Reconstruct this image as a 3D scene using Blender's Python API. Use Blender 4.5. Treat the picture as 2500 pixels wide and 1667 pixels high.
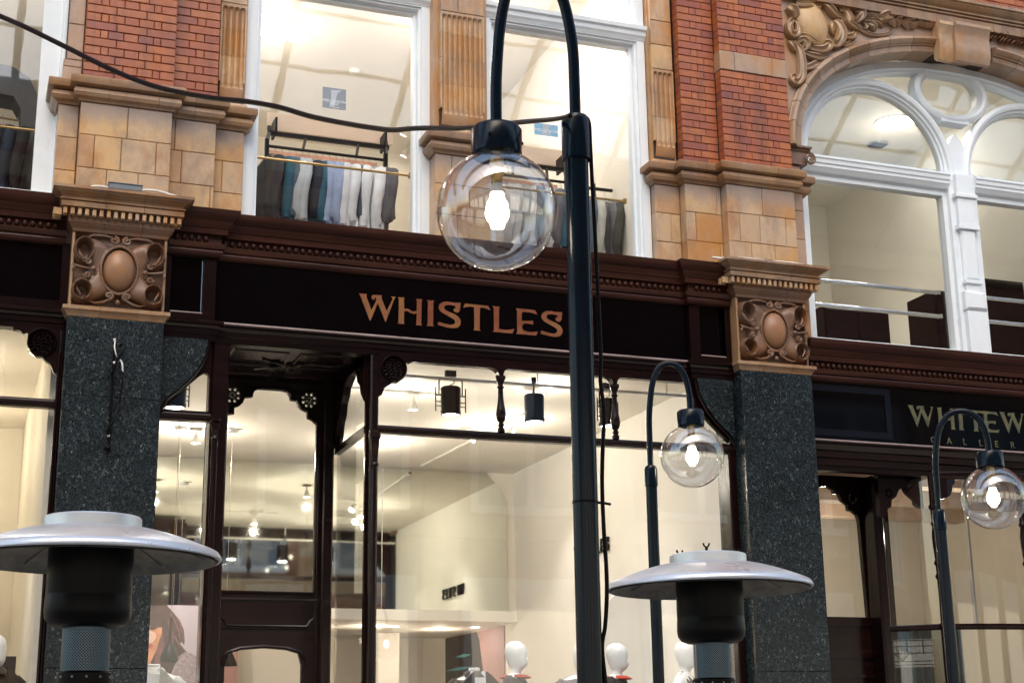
import bpy, math, random
from math import sin, cos, pi, radians, sqrt, atan2
from mathutils import Vector, Matrix
from mathutils.geometry import tessellate_polygon

# ------------------------------------------------------------------ scene, camera
for o in list(bpy.data.objects):
    bpy.data.objects.remove(o)
S = bpy.context.scene
COL = S.collection
FPX, YAW, PITCH, ROLL, EYE = 3672.58, radians(20.5275), radians(15.0297), radians(-0.7949), 1.6
_f = Vector((sin(YAW) * cos(PITCH), cos(YAW) * cos(PITCH), sin(PITCH)))
_r0 = Vector((cos(YAW), -sin(YAW), 0)); _u0 = _r0.cross(_f)
_r = cos(ROLL) * _r0 + sin(ROLL) * _u0
_u = -sin(ROLL) * _r0 + cos(ROLL) * _u0
cam_d = bpy.data.cameras.new('camera'); cam = bpy.data.objects.new('camera', cam_d); COL.objects.link(cam)
cam_d.sensor_width = 36; cam_d.lens = FPX / 2500 * 36; cam_d.clip_start = 0.05; cam_d.clip_end = 500
cam.matrix_world = Matrix(((_r.x, _u.x, -_f.x, 0), (_r.y, _u.y, -_f.y, 0), (_r.z, _u.z, -_f.z, EYE), (0, 0, 0, 1)))
S.camera = cam
S.render.resolution_x, S.render.resolution_y = 1024, 682
S.render.engine = 'CYCLES'
S.cycles.max_bounces = 8; S.cycles.transparent_max_bounces = 24; S.cycles.glossy_bounces = 5
S.cycles.caustics_reflective = False; S.cycles.caustics_refractive = False
S.cycles.sample_clamp_indirect = 6

# ------------------------------------------------------------------ world, sun, exposure
SUN_EL, SUN_AZ = radians(52), radians(200)      # azimuth the light comes from, clockwise from +Y (behind the camera, to the left)
W = bpy.data.worlds.new('World'); S.world = W; W.use_nodes = True
nt = W.node_tree; bg = nt.nodes['Background']
sky = nt.nodes.new('ShaderNodeTexSky'); sky.sky_type = 'NISHITA'; sky.sun_disc = False
sky.sun_elevation = SUN_EL; sky.sun_rotation = SUN_AZ; sky.air_density = 1.6; sky.dust_density = 4.0; sky.ozone_density = 1.0
nt.links.new(sky.outputs[0], bg.inputs[0]); bg.inputs[1].default_value = 0.15
sd = bpy.data.lights.new('sun', 'SUN'); sd.energy = 0.5; sd.angle = radians(35); sd.color = (1, 0.96, 0.9)
sun = bpy.data.objects.new('sun', sd); COL.objects.link(sun); sun.location = (-4, -12, 30)
_sd = Vector((sin(SUN_AZ) * cos(SUN_EL), cos(SUN_AZ) * cos(SUN_EL), sin(SUN_EL)))
sun.rotation_euler = _sd.to_track_quat('Z', 'Y').to_euler()
S.view_settings.view_transform = 'Standard'; S.view_settings.look = 'None'
S.view_settings.gamma = 1; S.view_settings.use_curve_mapping = False
S.view_settings.exposure = 1.3

# ------------------------------------------------------------------ photo pixel -> place
def ray(px, py):
    return (px - 1250) / FPX * _r - (py - 833.5) / FPX * _u + _f
def at(px, py, Y):                       # on a plane parallel to the facade
    d = ray(px, py); t = Y / d.y; return (d.x * t, EYE + d.z * t)
def atZ(px, py, Z):                      # on a ceiling or floor
    d = ray(px, py); t = (Z - EYE) / d.z; return (d.x * t, d.y * t)
def atX(px, py, X):                      # on a side wall
    d = ray(px, py); t = X / d.x; return (d.y * t, EYE + d.z * t)
def atD(px, py, D):
    d = ray(px, py).normalized() * D; return Vector((d.x, d.y, d.z + EYE))
def K(crop, pts, Y):
    return [at(crop[0] + a * crop[2], crop[1] + b * crop[2], Y) for a, b in pts]

# ------------------------------------------------------------------ mesh helpers
class MB:
    def __init__(s): s.v = []; s.f = []
    def add(s, v, f):
        n = len(s.v); s.v += [tuple(p) for p in v]; s.f += [tuple(i + n for i in q) for q in f]; return s
    def box(s, x0, x1, y0, y1, z0, z1):
        return s.add([(x, y, z) for x in (x0, x1) for y in (y0, y1) for z in (z0, z1)],
                     [(0, 1, 3, 2), (4, 6, 7, 5), (0, 4, 5, 1), (2, 3, 7, 6), (0, 2, 6, 4), (1, 5, 7, 3)])
    def cbox(s, x0, x1, y0, y1, z0, z1, c=.004):   # box with chamfered front edges
        ring = lambda y, k: [(x0 + k, y, z0 + k), (x1 - k, y, z0 + k), (x1 - k, y, z1 - k), (x0 + k, y, z1 - k)]
        v = ring(y0, c) + ring(y0 + c, 0) + ring(y1, 0)
        f = [(0, 1, 2, 3), (11, 10, 9, 8)]
        for a in (0, 4):
            for i in range(4):
                j = (i + 1) % 4; f.append((a + i, a + 4 + i, a + 4 + j, a + j))
        return s.add(v, f)
    def ext(s, poly, a0, a1, axis='y', holes=()):   # extrude a 2-D outline, holes allowed
        put = {'y': lambda p, a: (p[0], a, p[1]), 'z': lambda p, a: (p[0], p[1], a), 'x': lambda p, a: (a, p[0], p[1])}[axis]
        loops = [list(poly)] + [list(h) for h in holes]
        flat = [p for l in loops for p in l]; n = len(flat)
        v = [put(p, a0) for p in flat] + [put(p, a1) for p in flat]
        if holes:
            tri = [t for t in tessellate_polygon([[Vector((p[0], p[1], 0)) for p in l] for l in loops])]
            f = [tuple(t) for t in tri] + [tuple(i + n for i in reversed(t)) for t in tri]
        else:
            f = [tuple(range(n)), tuple(range(2 * n - 1, n - 1, -1))]
        k = 0
        for l in loops:
            m = len(l)
            for i in range(m):
                j = (i + 1) % m; f.append((k + i, k + n + i, k + n + j, k + j))
            k += m
        return s.add(v, f)
    def lathe(s, prof, c=(0, 0, 0), seg=24, ang0=0, cap=False):
        v = []; m = len(prof)
        for i in range(seg):
            a = ang0 + 2 * pi * i / seg
            v += [(c[0] + r * cos(a), c[1] + r * sin(a), c[2] + z) for r, z in prof]
        f = []
        for i in range(seg):
            j = (i + 1) % seg
            for k in range(m - 1): f.append((i * m + k, j * m + k, j * m + k + 1, i * m + k + 1))
        if cap:
            f.append(tuple(i * m for i in range(seg))[::-1]); f.append(tuple(i * m + m - 1 for i in range(seg)))
        return s.add(v, f)
    def tube(s, pts, r, seg=10, cap=True):
        pts = [Vector(p) for p in pts]; n = len(pts)
        rs = r if isinstance(r, (list, tuple)) else [r] * n
        up = None; v = []
        for i, p in enumerate(pts):
            t = (pts[min(i + 1, n - 1)] - pts[max(i - 1, 0)]).normalized()
            if up is None: up = Vector((0, 0, 1)) if abs(t.z) < .9 else Vector((1, 0, 0))
            a = t.cross(up); a.normalize(); up = a.cross(t).normalized()
            for k in range(seg):
                q = 2 * pi * k / seg; v.append(p + rs[i] * (cos(q) * a + sin(q) * up))
        f = [(i * seg + k, i * seg + (k + 1) % seg, (i + 1) * seg + (k + 1) % seg, (i + 1) * seg + k) for i in range(n - 1) for k in range(seg)]
        if cap: f += [tuple(range(seg))[::-1], tuple((n - 1) * seg + k for k in range(seg))]
        return s.add(v, f)
    def sweep(s, path, prof, put, closed=False, cap=True):
        """profile (n, h) swept on a 2-D path with mitred corners; n goes to the right of travel"""
        n = len(path); m = len(prof); v = []
        for i in range(n):
            p = Vector(path[i][:2])
            if closed: a, b = Vector(path[i - 1][:2]), Vector(path[(i + 1) % n][:2])
            else: a, b = Vector(path[max(i - 1, 0)][:2]), Vector(path[min(i + 1, n - 1)][:2])
            d1 = (p - a) if (closed or i > 0) else (b - p)
            d2 = (b - p) if (closed or i < n - 1) else d1
            d1.normalize(); d2.normalize()
            n1 = Vector((d1.y, -d1.x)); n2 = Vector((d2.y, -d2.x))
            mt = n1 + n2; mt = mt / max(mt.length_squared, 1e-6) * 2
            for (o, h) in prof: v.append(put(p.x + mt.x * o, p.y + mt.y * o, h))
        f = []
        for i in range(n if closed else n - 1):
            j = (i + 1) % n
            for k in range(m): f.append((i * m + k, i * m + (k + 1) % m, j * m + (k + 1) % m, j * m + k))
        if cap and not closed: f += [tuple(range(m))[::-1], tuple((n - 1) * m + k for k in range(m))]
        return s.add(v, f)
    def sph(s, c, rx, ry, rz, seg=14, rings=8, z0=-1, z1=1):
        a0, a1 = math.asin(z0), math.asin(z1)
        n = len(s.v)
        prof = [(cos(a0 + (a1 - a0) * i / rings), sin(a0 + (a1 - a0) * i / rings)) for i in range(rings + 1)]
        s.lathe(prof, seg=seg)
        for i in range(n, len(s.v)):
            x, y, z = s.v[i]; s.v[i] = (c[0] + x * rx, c[1] + y * ry, c[2] + z * rz)
        return s
PXY = lambda a, b, h: (a, b, h)          # plan path, profile height up
PXZ = lambda a, b, h: (a, h, b)          # elevation path, profile height = depth Y

def make_mesh(name, mb, smooth=None):
    me = bpy.data.meshes.new(name); me.from_pydata(mb.v, [], mb.f)
    import bmesh
    bm = bmesh.new(); bm.from_mesh(me); bmesh.ops.recalc_face_normals(bm, faces=bm.faces); bm.to_mesh(me); bm.free()
    if smooth:
        me.polygons.foreach_set('use_smooth', [True] * len(me.polygons)); me.set_sharp_from_angle(angle=radians(smooth))
    me.update(); return me
ROOT = {}
def link(o, parent=None, local=False):
    COL.objects.link(o)
    if parent is not None:
        o.parent = parent
        if not local and parent.name in ROOT: o.matrix_parent_inverse = Matrix.Translation(-ROOT[parent.name])
    return o
def obj(name, mb, mat, parent=None, smooth=None, local=False):
    me = mb if isinstance(mb, bpy.types.Mesh) else make_mesh(name, mb, smooth)
    if not me.materials: me.materials.append(mat)
    return link(bpy.data.objects.new(name, me), parent, local)
def piece(name, me, parent, loc, local=False, rot=None, scale=None):
    o = bpy.data.objects.new(name, me); link(o, parent, local); o.location = loc
    if rot: o.rotation_euler = rot
    if scale: o.scale = scale
    return o
def tag(o, label, cat, group=None, kind=None):
    if label: o['label'] = label
    if cat: o['category'] = cat
    if group: o['group'] = group
    if kind: o['kind'] = kind
    return o
def thing(name, loc, label, cat, group=None, rotz=0):
    o = bpy.data.objects.new(name, None); COL.objects.link(o); o.location = loc; o.rotation_euler.z = rotz
    o.empty_display_size = .1; ROOT[o.name] = Vector(loc)
    return tag(o, label, cat, group)
def structure(name, mb, mat, smooth=None):
    o = obj(name, mb, mat, None, smooth); o['kind'] = 'structure'; return o
def copy_tree(o, parent=None):
    c = o.copy(); COL.objects.link(c); c.parent = parent
    for ch in o.children: copy_tree(ch, c)
    return c

# ------------------------------------------------------------------ materials
class Mat:
    def __init__(s, name, rough=.5, metal=0, coat=0):
        s.m = bpy.data.materials.new(name); s.m.use_nodes = True; s.t = s.m.node_tree; s.b = s.t.nodes['Principled BSDF']
        s.b.inputs['Roughness'].default_value = rough; s.b.inputs['Metallic'].default_value = metal
        s.b.inputs['Coat Weight'].default_value = coat
        s.geo = None
    def n(s, t, **kw):
        x = s.t.nodes.new(t)
        for k, v in kw.items(): setattr(x, k, v)
        return x
    def l(s, a, b): s.t.links.new(a, b)
    def pos(s):
        if s.geo is None: s.geo = s.n('ShaderNodeNewGeometry')
        return s.geo.outputs['Position']
    def noise(s, scale, detail=3, rough=.55, vec=None, stretch=None):
        x = s.n('ShaderNodeTexNoise'); x.inputs['Scale'].default_value = scale; x.inputs['Detail'].default_value = detail; x.inputs['Roughness'].default_value = rough
        v = vec or s.pos()
        if stretch:
            mp = s.n('ShaderNodeMapping'); mp.inputs['Scale'].default_value = stretch; s.l(v, mp.inputs[0]); v = mp.outputs[0]
        s.l(v, x.inputs['Vector']); return x.outputs['Fac']
    def ramp(s, fac, stops, interp='LINEAR'):
        x = s.n('ShaderNodeValToRGB'); x.color_ramp.interpolation = interp; e = x.color_ramp.elements
        while len(e) < len(stops): e.new(1)
        for el, (p, c) in zip(e, stops): el.position = p; el.color = (*c, 1)
        s.l(fac, x.inputs[0]); return x.outputs[0]
    def mix(s, fac, a, b, mode='MIX'):
        x = s.n('ShaderNodeMix', data_type='RGBA', blend_type=mode)
        for sock, val in ((x.inputs[0], fac), (x.inputs[6], a), (x.inputs[7], b)):
            if isinstance(val, bpy.types.NodeSocket): s.l(val, sock)
            elif isinstance(val, (int, float)): sock.default_value = val
            else: sock.default_value = (*val, 1)
        return x.outputs[2]
    def rnd(s): return s.n('ShaderNodeObjectInfo').outputs['Random']
    def col(s, c):
        if isinstance(c, bpy.types.NodeSocket): s.l(c, s.b.inputs['Base Color'])
        else: s.b.inputs['Base Color'].default_value = (*c, 1)
        return s
    def bump(s, fac, strength=.3, dist=.01):
        x = s.n('ShaderNodeBump'); x.inputs['Strength'].default_value = strength; x.inputs['Distance'].default_value = dist
        s.l(fac, x.inputs['Height']); s.l(x.outputs[0], s.b.inputs['Normal']); return s
    def rough(s, fac, lo, hi):
        x = s.n('ShaderNodeMapRange'); x.inputs[3].default_value = lo; x.inputs[4].default_value = hi
        s.l(fac, x.inputs[0]); s.l(x.outputs[0], s.b.inputs['Roughness']); return s
    def emit(s, c, k): s.b.inputs['Emission Color'].default_value = (*c, 1); s.b.inputs['Emission Strength'].default_value = k; return s

def plain(name, c, rough=.5, metal=0, coat=0, var=.12, scale=6, bump=0):
    m = Mat(name, rough, metal, coat); f = m.noise(scale, 4)
    m.col(m.ramp(f, [(.3, tuple(x * (1 - var) for x in c)), (.7, tuple(min(1, x * (1 + var)) for x in c))]))
    if bump: m.bump(m.noise(scale * 12, 4), bump, .004)
    return m.m

def terracotta(name, stops, dark=.35, rough=.34, pink=(.48, .355, .26), stain=(.44, .19, .048), ledge=False):
    m = Mat(name, rough, 0, .15)
    base = m.ramp(m.rnd(), stops)
    f = m.noise(2.4, 5, .6); base = m.mix(m.ramp(f, [(.42, (0, 0, 0)), (.66, (.55,) * 3)]), base, pink)
    st = m.noise(3.4, 5, .65, stretch=(1, 1, .45)); base = m.mix(m.ramp(st, [(.50, (0, 0, 0)), (.66, (.85,) * 3)]), base, stain)
    gr = m.noise(4.2, 6, .72, stretch=(1, 1, .6)); base = m.mix(m.ramp(gr, [(.47, (0, 0, 0)), (.72, (dark,) * 3)]), base, (.15, .115, .11))
    sp = m.noise(70, 2); base = m.mix(m.ramp(sp, [(.66, (0, 0, 0)), (.74, (.4,) * 3)]), base, (.2, .13, .08))
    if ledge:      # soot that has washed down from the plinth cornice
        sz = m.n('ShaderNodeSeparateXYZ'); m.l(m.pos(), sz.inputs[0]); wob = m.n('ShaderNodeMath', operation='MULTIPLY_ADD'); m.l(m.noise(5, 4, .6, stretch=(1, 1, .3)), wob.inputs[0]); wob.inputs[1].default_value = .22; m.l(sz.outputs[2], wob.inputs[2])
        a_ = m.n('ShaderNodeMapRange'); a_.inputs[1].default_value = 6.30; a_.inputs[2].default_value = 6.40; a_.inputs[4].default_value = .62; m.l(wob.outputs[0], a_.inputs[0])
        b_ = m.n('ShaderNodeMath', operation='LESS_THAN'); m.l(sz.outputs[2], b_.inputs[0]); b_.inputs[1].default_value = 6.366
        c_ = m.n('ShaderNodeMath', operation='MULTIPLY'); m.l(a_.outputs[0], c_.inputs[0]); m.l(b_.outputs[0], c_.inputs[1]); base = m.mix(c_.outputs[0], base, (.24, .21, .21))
    m.col(base); m.rough(m.noise(9, 3), rough - .1, rough + .18); m.bump(m.noise(26, 4), .18, .004)
    return m.m
M = {}
M['terracotta'] = terracotta('buff_terracotta', [(0, (.52, .29, .105)), (.2, (.54, .37, .22)), (.42, (.58, .37, .165)), (.6, (.46, .22, .062)), (.78, (.50, .36, .235)), (1, (.60, .36, .14))], .6, ledge=True)
M['terracotta_pink'] = terracotta('pink_terracotta', [(0, (.37, .225, .135)), (.5, (.41, .28, .20)), (1, (.38, .245, .155))], .5)
M['terracotta_cornice'] = terracotta('weathered_terracotta', [(0, (.32, .175, .075)), (.35, (.38, .235, .12)), (.7, (.27, .135, .055)), (1, (.35, .225, .135))], .75, .3, (.33, .24, .18), (.26, .12, .045))
M['terracotta_brown'] = terracotta('brown_terracotta', [(0, (.135, .064, .030)), (.5, (.165, .085, .042)), (1, (.13, .056, .024))], .7, .42, (.19, .12, .085), (.24, .09, .03))
M['terracotta_orange'] = terracotta('orange_terracotta', [(0, (.40, .205, .07)), (.5, (.44, .24, .095)), (1, (.37, .18, .06))], .45)
m = Mat('glazed_brick', .36, 0, .1)
base = m.ramp(m.rnd(), [(0, (.37, .100, .030)), (.28, (.45, .145, .038)), (.5, (.35, .090, .034)), (.75, (.43, .125, .031)), (.93, (.31, .082, .040)), (1, (.23, .066, .045))])
base = m.mix(m.ramp(m.noise(10, 5, .65), [(.4, (0, 0, 0)), (.75, (.6,) * 3)]), base, (.20, .055, .045))
base = m.mix(m.ramp(m.noise(1.3, 3), [(.5, (0, 0, 0)), (.75, (.5,) * 3)]), base, (.22, .07, .06))
base = m.mix(m.ramp(m.noise(2.6, 6, .7, stretch=(2.5, 2.5, .35)), [(.52, (0, 0, 0)), (.72, (.7,) * 3)]), base, (.12, .045, .035))
base = m.mix(m.ramp(m.noise(95, 3), [(.68, (0, 0, 0)), (.75, (.6,) * 3)]), base, (.06, .03, .03))
m.col(base); m.bump(m.noise(70, 4), .25, .003); m.rough(m.noise(14, 3), .28, .55); M['brick'] = m.m
m = Mat('mortar', .9); m.col(m.ramp(m.noise(40, 4), [(.3, (.035, .022, .018)), (.7, (.07, .045, .035))])); M['mortar'] = m.m
# brickwork far up or opposite, too far away to pick the bricks apart
m = Mat('far_brickwork', .6)
bt = m.n('ShaderNodeTexBrick'); bt.inputs['Scale'].default_value = 1; bt.inputs['Brick Width'].default_value = .23; bt.inputs['Row Height'].default_value = .07
bt.inputs['Mortar Size'].default_value = .004; bt.inputs['Color1'].default_value = (.38, .085, .03, 1); bt.inputs['Color2'].default_value = (.25, .06, .04, 1); bt.inputs['Mortar'].default_value = (.06, .04, .035, 1)
sx = m.n('ShaderNodeSeparateXYZ'); cx = m.n('ShaderNodeCombineXYZ'); m.l(m.pos(), sx.inputs[0])
ad = m.n('ShaderNodeMath', operation='ADD'); m.l(sx.outputs[0], ad.inputs[0]); m.l(sx.outputs[1], ad.inputs[1])
m.l(ad.outputs[0], cx.inputs[0]); m.l(sx.outputs[2], cx.inputs[1]); m.l(cx.outputs[0], bt.inputs['Vector']); m.l(bt.outputs['Color'], m.b.inputs['Base Color'])
M['far_brick'] = m.m
# dark polished timber
m = Mat('mahogany', .3, 0, 0); m.b.inputs['Specular IOR Level'].default_value = .24
g = m.noise(7, 5, .6, stretch=(.25, 1, 3)); c = m.ramp(g, [(.3, (.0040, .0013, .0014)), (.55, (.0085, .0024, .0024)), (.8, (.017, .0050, .0042))])
m.col(c); m.rough(m.noise(9, 3), .16, .28); M['wood'] = m.m
M['bead_highlight'] = plain('highlight_bead', (.26, .19, .18), .2, 0, 1.0, .25, 5)  # pale base colour paints the reflected highlight along the bead
m = Mat('cornice_timber', .38, 0, 0); m.b.inputs['Specular IOR Level'].default_value = .22
g = m.noise(6, 5, .6, stretch=(.25, 1, 3)); c = m.ramp(g, [(.3, (.024, .0068, .0046)), (.6, (.048, .0145, .0090)), (.85, (.080, .028, .016))])
m.col(c); m.rough(m.noise(10, 4), .24, .42); M['wood_cornice'] = m.m
# granite
m = Mat('blue_granite', .2, 0, 0); m.b.inputs['Specular IOR Level'].default_value = .35
v1 = m.n('ShaderNodeTexVoronoi', feature='F1'); v1.inputs['Scale'].default_value = 135; wv = m.n('ShaderNodeMapping'); wv.inputs['Scale'].default_value = (1, 1, .55); wv.inputs['Rotation'].default_value = (0, .5, 0)
nz = m.n('ShaderNodeTexNoise'); nz.inputs['Scale'].default_value = 30; m.l(m.pos(), nz.inputs['Vector'])
av = m.n('ShaderNodeVectorMath', operation='MULTIPLY_ADD'); m.l(nz.outputs['Color'], av.inputs[0]); av.inputs[1].default_value = (.05, .05, .05); m.l(m.pos(), av.inputs[2])
m.l(av.outputs[0], wv.inputs[0]); m.l(wv.outputs[0], v1.inputs['Vector'])
big = m.noise(3.5, 4)
c2 = m.mix(1.0, m.ramp(v1.outputs['Color'], [(0, (.0035, .006, .008)), (.40, (.008, .014, .018)), (.68, (.018, .029, .035)), (.86, (.040, .060, .068)), (.985, (.22, .27, .28))]), m.ramp(big, [(.3, (.55,) * 3), (.75, (1, 1, 1))]), 'MULTIPLY')
v2 = m.n('ShaderNodeTexVoronoi', feature='F1'); v2.inputs['Scale'].default_value = 62; m.l(wv.outputs[0], v2.inputs['Vector'])
fl = m.n('ShaderNodeMath', operation='MULTIPLY'); m.l(m.ramp(v2.outputs['Color'], [(.76, (0, 0, 0)), (.9, (.42,) * 3)]), fl.inputs[0]); m.l(m.ramp(v2.outputs['Distance'], [(.22, (0, 0, 0)), (.34, (1, 1, 1)), (.50, (1, 1, 1)), (.60, (0, 0, 0))]), fl.inputs[1])
c2 = m.mix(fl.outputs[0], c2, (.13, .165, .17))
m.col(c2); m.rough(v1.outputs['Distance'], .14, .4); M['granite'] = m.m
m = Mat('white_paint', .38)
c = m.ramp(m.noise(2.5, 5, .6), [(.3, (.74, .81, .88)), (.7, (.83, .88, .92))])
c = m.mix(m.ramp(m.noise(7, 6, .75, stretch=(1, 1, .4)), [(.62, (0, 0, 0)), (.8, (.5,) * 3)]), c, (.42, .44, .47)); m.col(c); m.bump(m.noise(30, 5), .12, .003); M['white'] = m.m
def glass(name, tint=(.97, .98, .98), base=.042, power=4.5, ripple=.12):
    m = bpy.data.materials.new(name); m.use_nodes = True; t = m.node_tree; t.nodes.clear()
    o = t.nodes.new('ShaderNodeOutputMaterial'); mx = t.nodes.new('ShaderNodeMixShader'); tr = t.nodes.new('ShaderNodeBsdfTransparent'); gl = t.nodes.new('ShaderNodeBsdfGlossy')
    # Schlick reflectance, the same from either side of the pane
    lw = t.nodes.new('ShaderNodeLayerWeight'); lw.inputs[0].default_value = .5; p5 = t.nodes.new('ShaderNodeMath'); p5.operation = 'POWER'; p5.inputs[1].default_value = power
    fr = t.nodes.new('ShaderNodeMath'); fr.operation = 'MULTIPLY_ADD'; fr.inputs[1].default_value = .9; fr.inputs[2].default_value = base
    t.links.new(lw.outputs['Facing'], p5.inputs[0]); t.links.new(p5.outputs[0], fr.inputs[0]); tr.inputs[0].default_value = (*tint, 1); gl.inputs['Roughness'].default_value = .015
    # slow ripple of old drawn glass
    nz = t.nodes.new('ShaderNodeTexNoise'); nz.inputs['Scale'].default_value = 1.6; ge = t.nodes.new('ShaderNodeNewGeometry'); t.links.new(ge.outputs['Position'], nz.inputs['Vector'])
    bp = t.nodes.new('ShaderNodeBump'); bp.inputs['Strength'].default_value = ripple; bp.inputs['Distance'].default_value = .02; t.links.new(nz.outputs['Fac'], bp.inputs['Height']); t.links.new(bp.outputs[0], gl.inputs['Normal'])
    t.links.new(fr.outputs[0], mx.inputs[0]); t.links.new(tr.outputs[0], mx.inputs[1]); t.links.new(gl.outputs[0], mx.inputs[2]); t.links.new(mx.outputs[0], o.inputs[0])
    return m
M['glass'] = glass('window_glass', base=.065, ripple=.035); M['globe'] = glass('globe_glass', (.995, .995, .99), .14, 5.0, 0)
m = Mat('shop_mirror', .03, 1); m.col((.80, .82, .74)); M['mirror'] = m.m
M['fascia'] = plain('black_glass_fascia', (.0015, .0016, .0022), .06, 0, 0, .2); M['fascia'].node_tree.nodes['Principled BSDF'].inputs['Specular IOR Level'].default_value = .22
m = Mat('gilt', .14, .85); m.col(m.ramp(m.noise(5, 4, .6), [(.32, (.72, .30, .17)), (.52, (.85, .42, .24)), (.68, (1.0, .66, .26))])); m.bump(m.noise(30, 3), .06, .002); M['gilt'] = m.m
m = Mat('silver_gilt', .3, .5); m.col(m.ramp(m.noise(14, 4, .6), [(.35, (.10, .12, .095)), (.6, (.20, .19, .10))])); M['silver'] = m.m
M['steel_black'] = plain('blue_black_steel', (.0012, .0065, .014), .2, 0, 0, .2, 20, .02); M['steel_black'].node_tree.nodes['Principled BSDF'].inputs['Specular IOR Level'].default_value = .22
M['black'] = plain('black_enamel', (.0022, .0022, .0028), .38, 0, 0, .2, 20)
M['rubber'] = plain('black_rubber', (.003, .002, .003), .4)
for k_, v_ in (('black', .13), ('rubber', .10)): M[k_].node_tree.nodes['Principled BSDF'].inputs['Specular IOR Level'].default_value = v_
m = Mat('spun_aluminium', .36, .55); c = m.ramp(m.noise(5, 5, .6), [(.3, (.56, .61, .68)), (.7, (.66, .71, .78))]); m.col(c); m.b.inputs['Anisotropic'].default_value = .7; m.rough(m.noise(7, 4), .2, .42); M['alu'] = m.m
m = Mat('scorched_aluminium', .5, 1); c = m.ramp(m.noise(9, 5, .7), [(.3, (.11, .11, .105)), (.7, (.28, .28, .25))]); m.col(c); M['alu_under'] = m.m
M['cream'] = plain('cream_wall', (.80, .76, .68), .7, 0, 0, .03, 2)
M['ceiling'] = plain('ceiling_paint', (.82, .78, .71), .75, 0, 0, .03, 1.5)
M['ivory'] = plain('ivory_wall', (.84, .82, .78), .7, 0, 0, .03, 2)
M['gallery_wall'] = plain('gallery_wall', (.68, .66, .59), .7, 0, 0, .05, 1.2)
M['pinkwall'] = plain('mauve_panel', (.40, .24, .25), .6, 0, 0, .08, 2)
M['dark_panel'] = plain('dark_print', (.02, .018, .022), .35)
M['teal_print'] = plain('teal_print', (.12, .42, .50), .5)
M['floor'] = plain('shop_floor', (.58, .52, .44), .35, 0, 0, .1, 3)
M['white_metal'] = plain('white_lacquer', (.80, .78, .74), .4)
M['mannequin'] = plain('mannequin_gloss', (.80, .83, .86), .28, 0, .2, .02)
M['brass'] = plain('brass', (.42, .29, .12), .3, 1, 0, .1)
M['chrome'] = plain('chrome', (.75, .78, .80), .12, 1)
M['copper'] = plain('copper_panel', (.75, .36, .22), .35, .6)
M['board'] = plain('birch_board', (.62, .50, .40), .6, 0, 0, .06, 3)
M['grey_metal'] = plain('grey_metal', (.42, .42, .42), .4, .6)
M['pvc'] = plain('white_pvc', (.72, .72, .68), .45)
M['mastic'] = plain('grey_junction_box', (.14, .17, .20), .5)
def lamp_mat(name, c, k):
    m = Mat(name); m.col((.9, .9, .9)); m.emit(c, k); return m.m
M['lit_warm'] = lamp_mat('lit_lens', (1, .93, .80), 10)
M['lit_white'] = lamp_mat('lit_tube', (1, .97, .92), 12)
M['lit_bulb'] = lamp_mat('lit_bulb', (1, .86, .62), 16)
def cloth(name, c, var=.15): return plain(name, c, .85, 0, 0, var, 9, .3)
CL = {k: cloth('cloth_' + k, c) for k, c in dict(charcoal=(.032, .034, .042), teal=(.016, .095, .15), slate=(.085, .12, .155), silver=(.50, .54, .58), pale_blue=(.34, .42, .62), white=(.78, .80, .84), navy=(.012, .022, .04), grey=(.12, .12, .14), black=(.010, .010, .012), olive=(.05, .055, .045), stone=(.45, .46, .42), red=(.55, .05, .03)).items()}
m = Mat('leather', .38); m.col(m.ramp(m.noise(6, 5), [(.3, (.012, .010, .010)), (.75, (.055, .045, .038))])); m.bump(m.noise(45, 5), .4, .004); M['leather'] = m.m

def lamp_point(loc, watts, color=(1, .82, .60), r=.05, parent=None, spot=None, aim=None, name='lamp_light'):
    ld = bpy.data.lights.new(name, 'SPOT' if spot else 'POINT'); ld.energy = watts * .60; ld.color = color; ld.shadow_soft_size = r
    lo = bpy.data.objects.new(name, ld); COL.objects.link(lo); lo.location = loc
    if spot:
        ld.spot_size = radians(spot); ld.spot_blend = .8
        lo.rotation_euler = (Vector(loc) - Vector(aim)).to_track_quat('Z', 'Y').to_euler()
    if parent is not None:
        lo.parent = parent
        if parent.name in ROOT: lo.matrix_parent_inverse = Matrix.Translation(-ROOT[parent.name])
    return lo
# ------------------------------------------------------------------ the ground of the arcade street
structure('street', MB().box(-30, 40, -4, 10.2, -.2, 0), plain('stone_setts', (.22, .20, .18), .6, 0, 0, .2, 3, .3))
structure('pavement', MB().box(-30, 40, 10.2, 24, -.2, .12), plain('pavement_slabs', (.27, .25, .23), .6, 0, 0, .15, 2, .2))

# ------------------------------------------------------------------ the terrace building
B = thing('terrace_building', (3.75, 11.2, .12), 'ornate Victorian terrace front of red brick and buff terracotta over granite piers', 'building')
random.seed(4)
def mirror(path): return [(7.5 - x, y) for x, y in reversed(path)]
PLAN_L = [(.50, 11.45), (.50, 11.105), (.655, 11.105), (.655, 11.0), (1.345, 11.0), (1.345, 11.105), (1.70, 11.105), (1.70, 11.21), (1.94, 11.21), (1.94, 11.45)]
PLAN_R = mirror(PLAN_L)
PLAN_M = [(3.51, 11.45), (3.51, 11.14), (4.00, 11.14), (4.00, 11.45)]
def cut_path(path, cuts, gap=.0025):
    out = []; cur = [path[0]]
    for a, b in zip(path, path[1:]):
        if abs(a[1] - b[1]) < 1e-6:
            for c in sorted(cuts):
                if a[0] + .01 < c < b[0] - .01:
                    cur.append((c - gap / 2, a[1])); out.append(cur); cur = [(c + gap / 2, a[1])]
        cur.append(b)
    out.append(cur); return out
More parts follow.
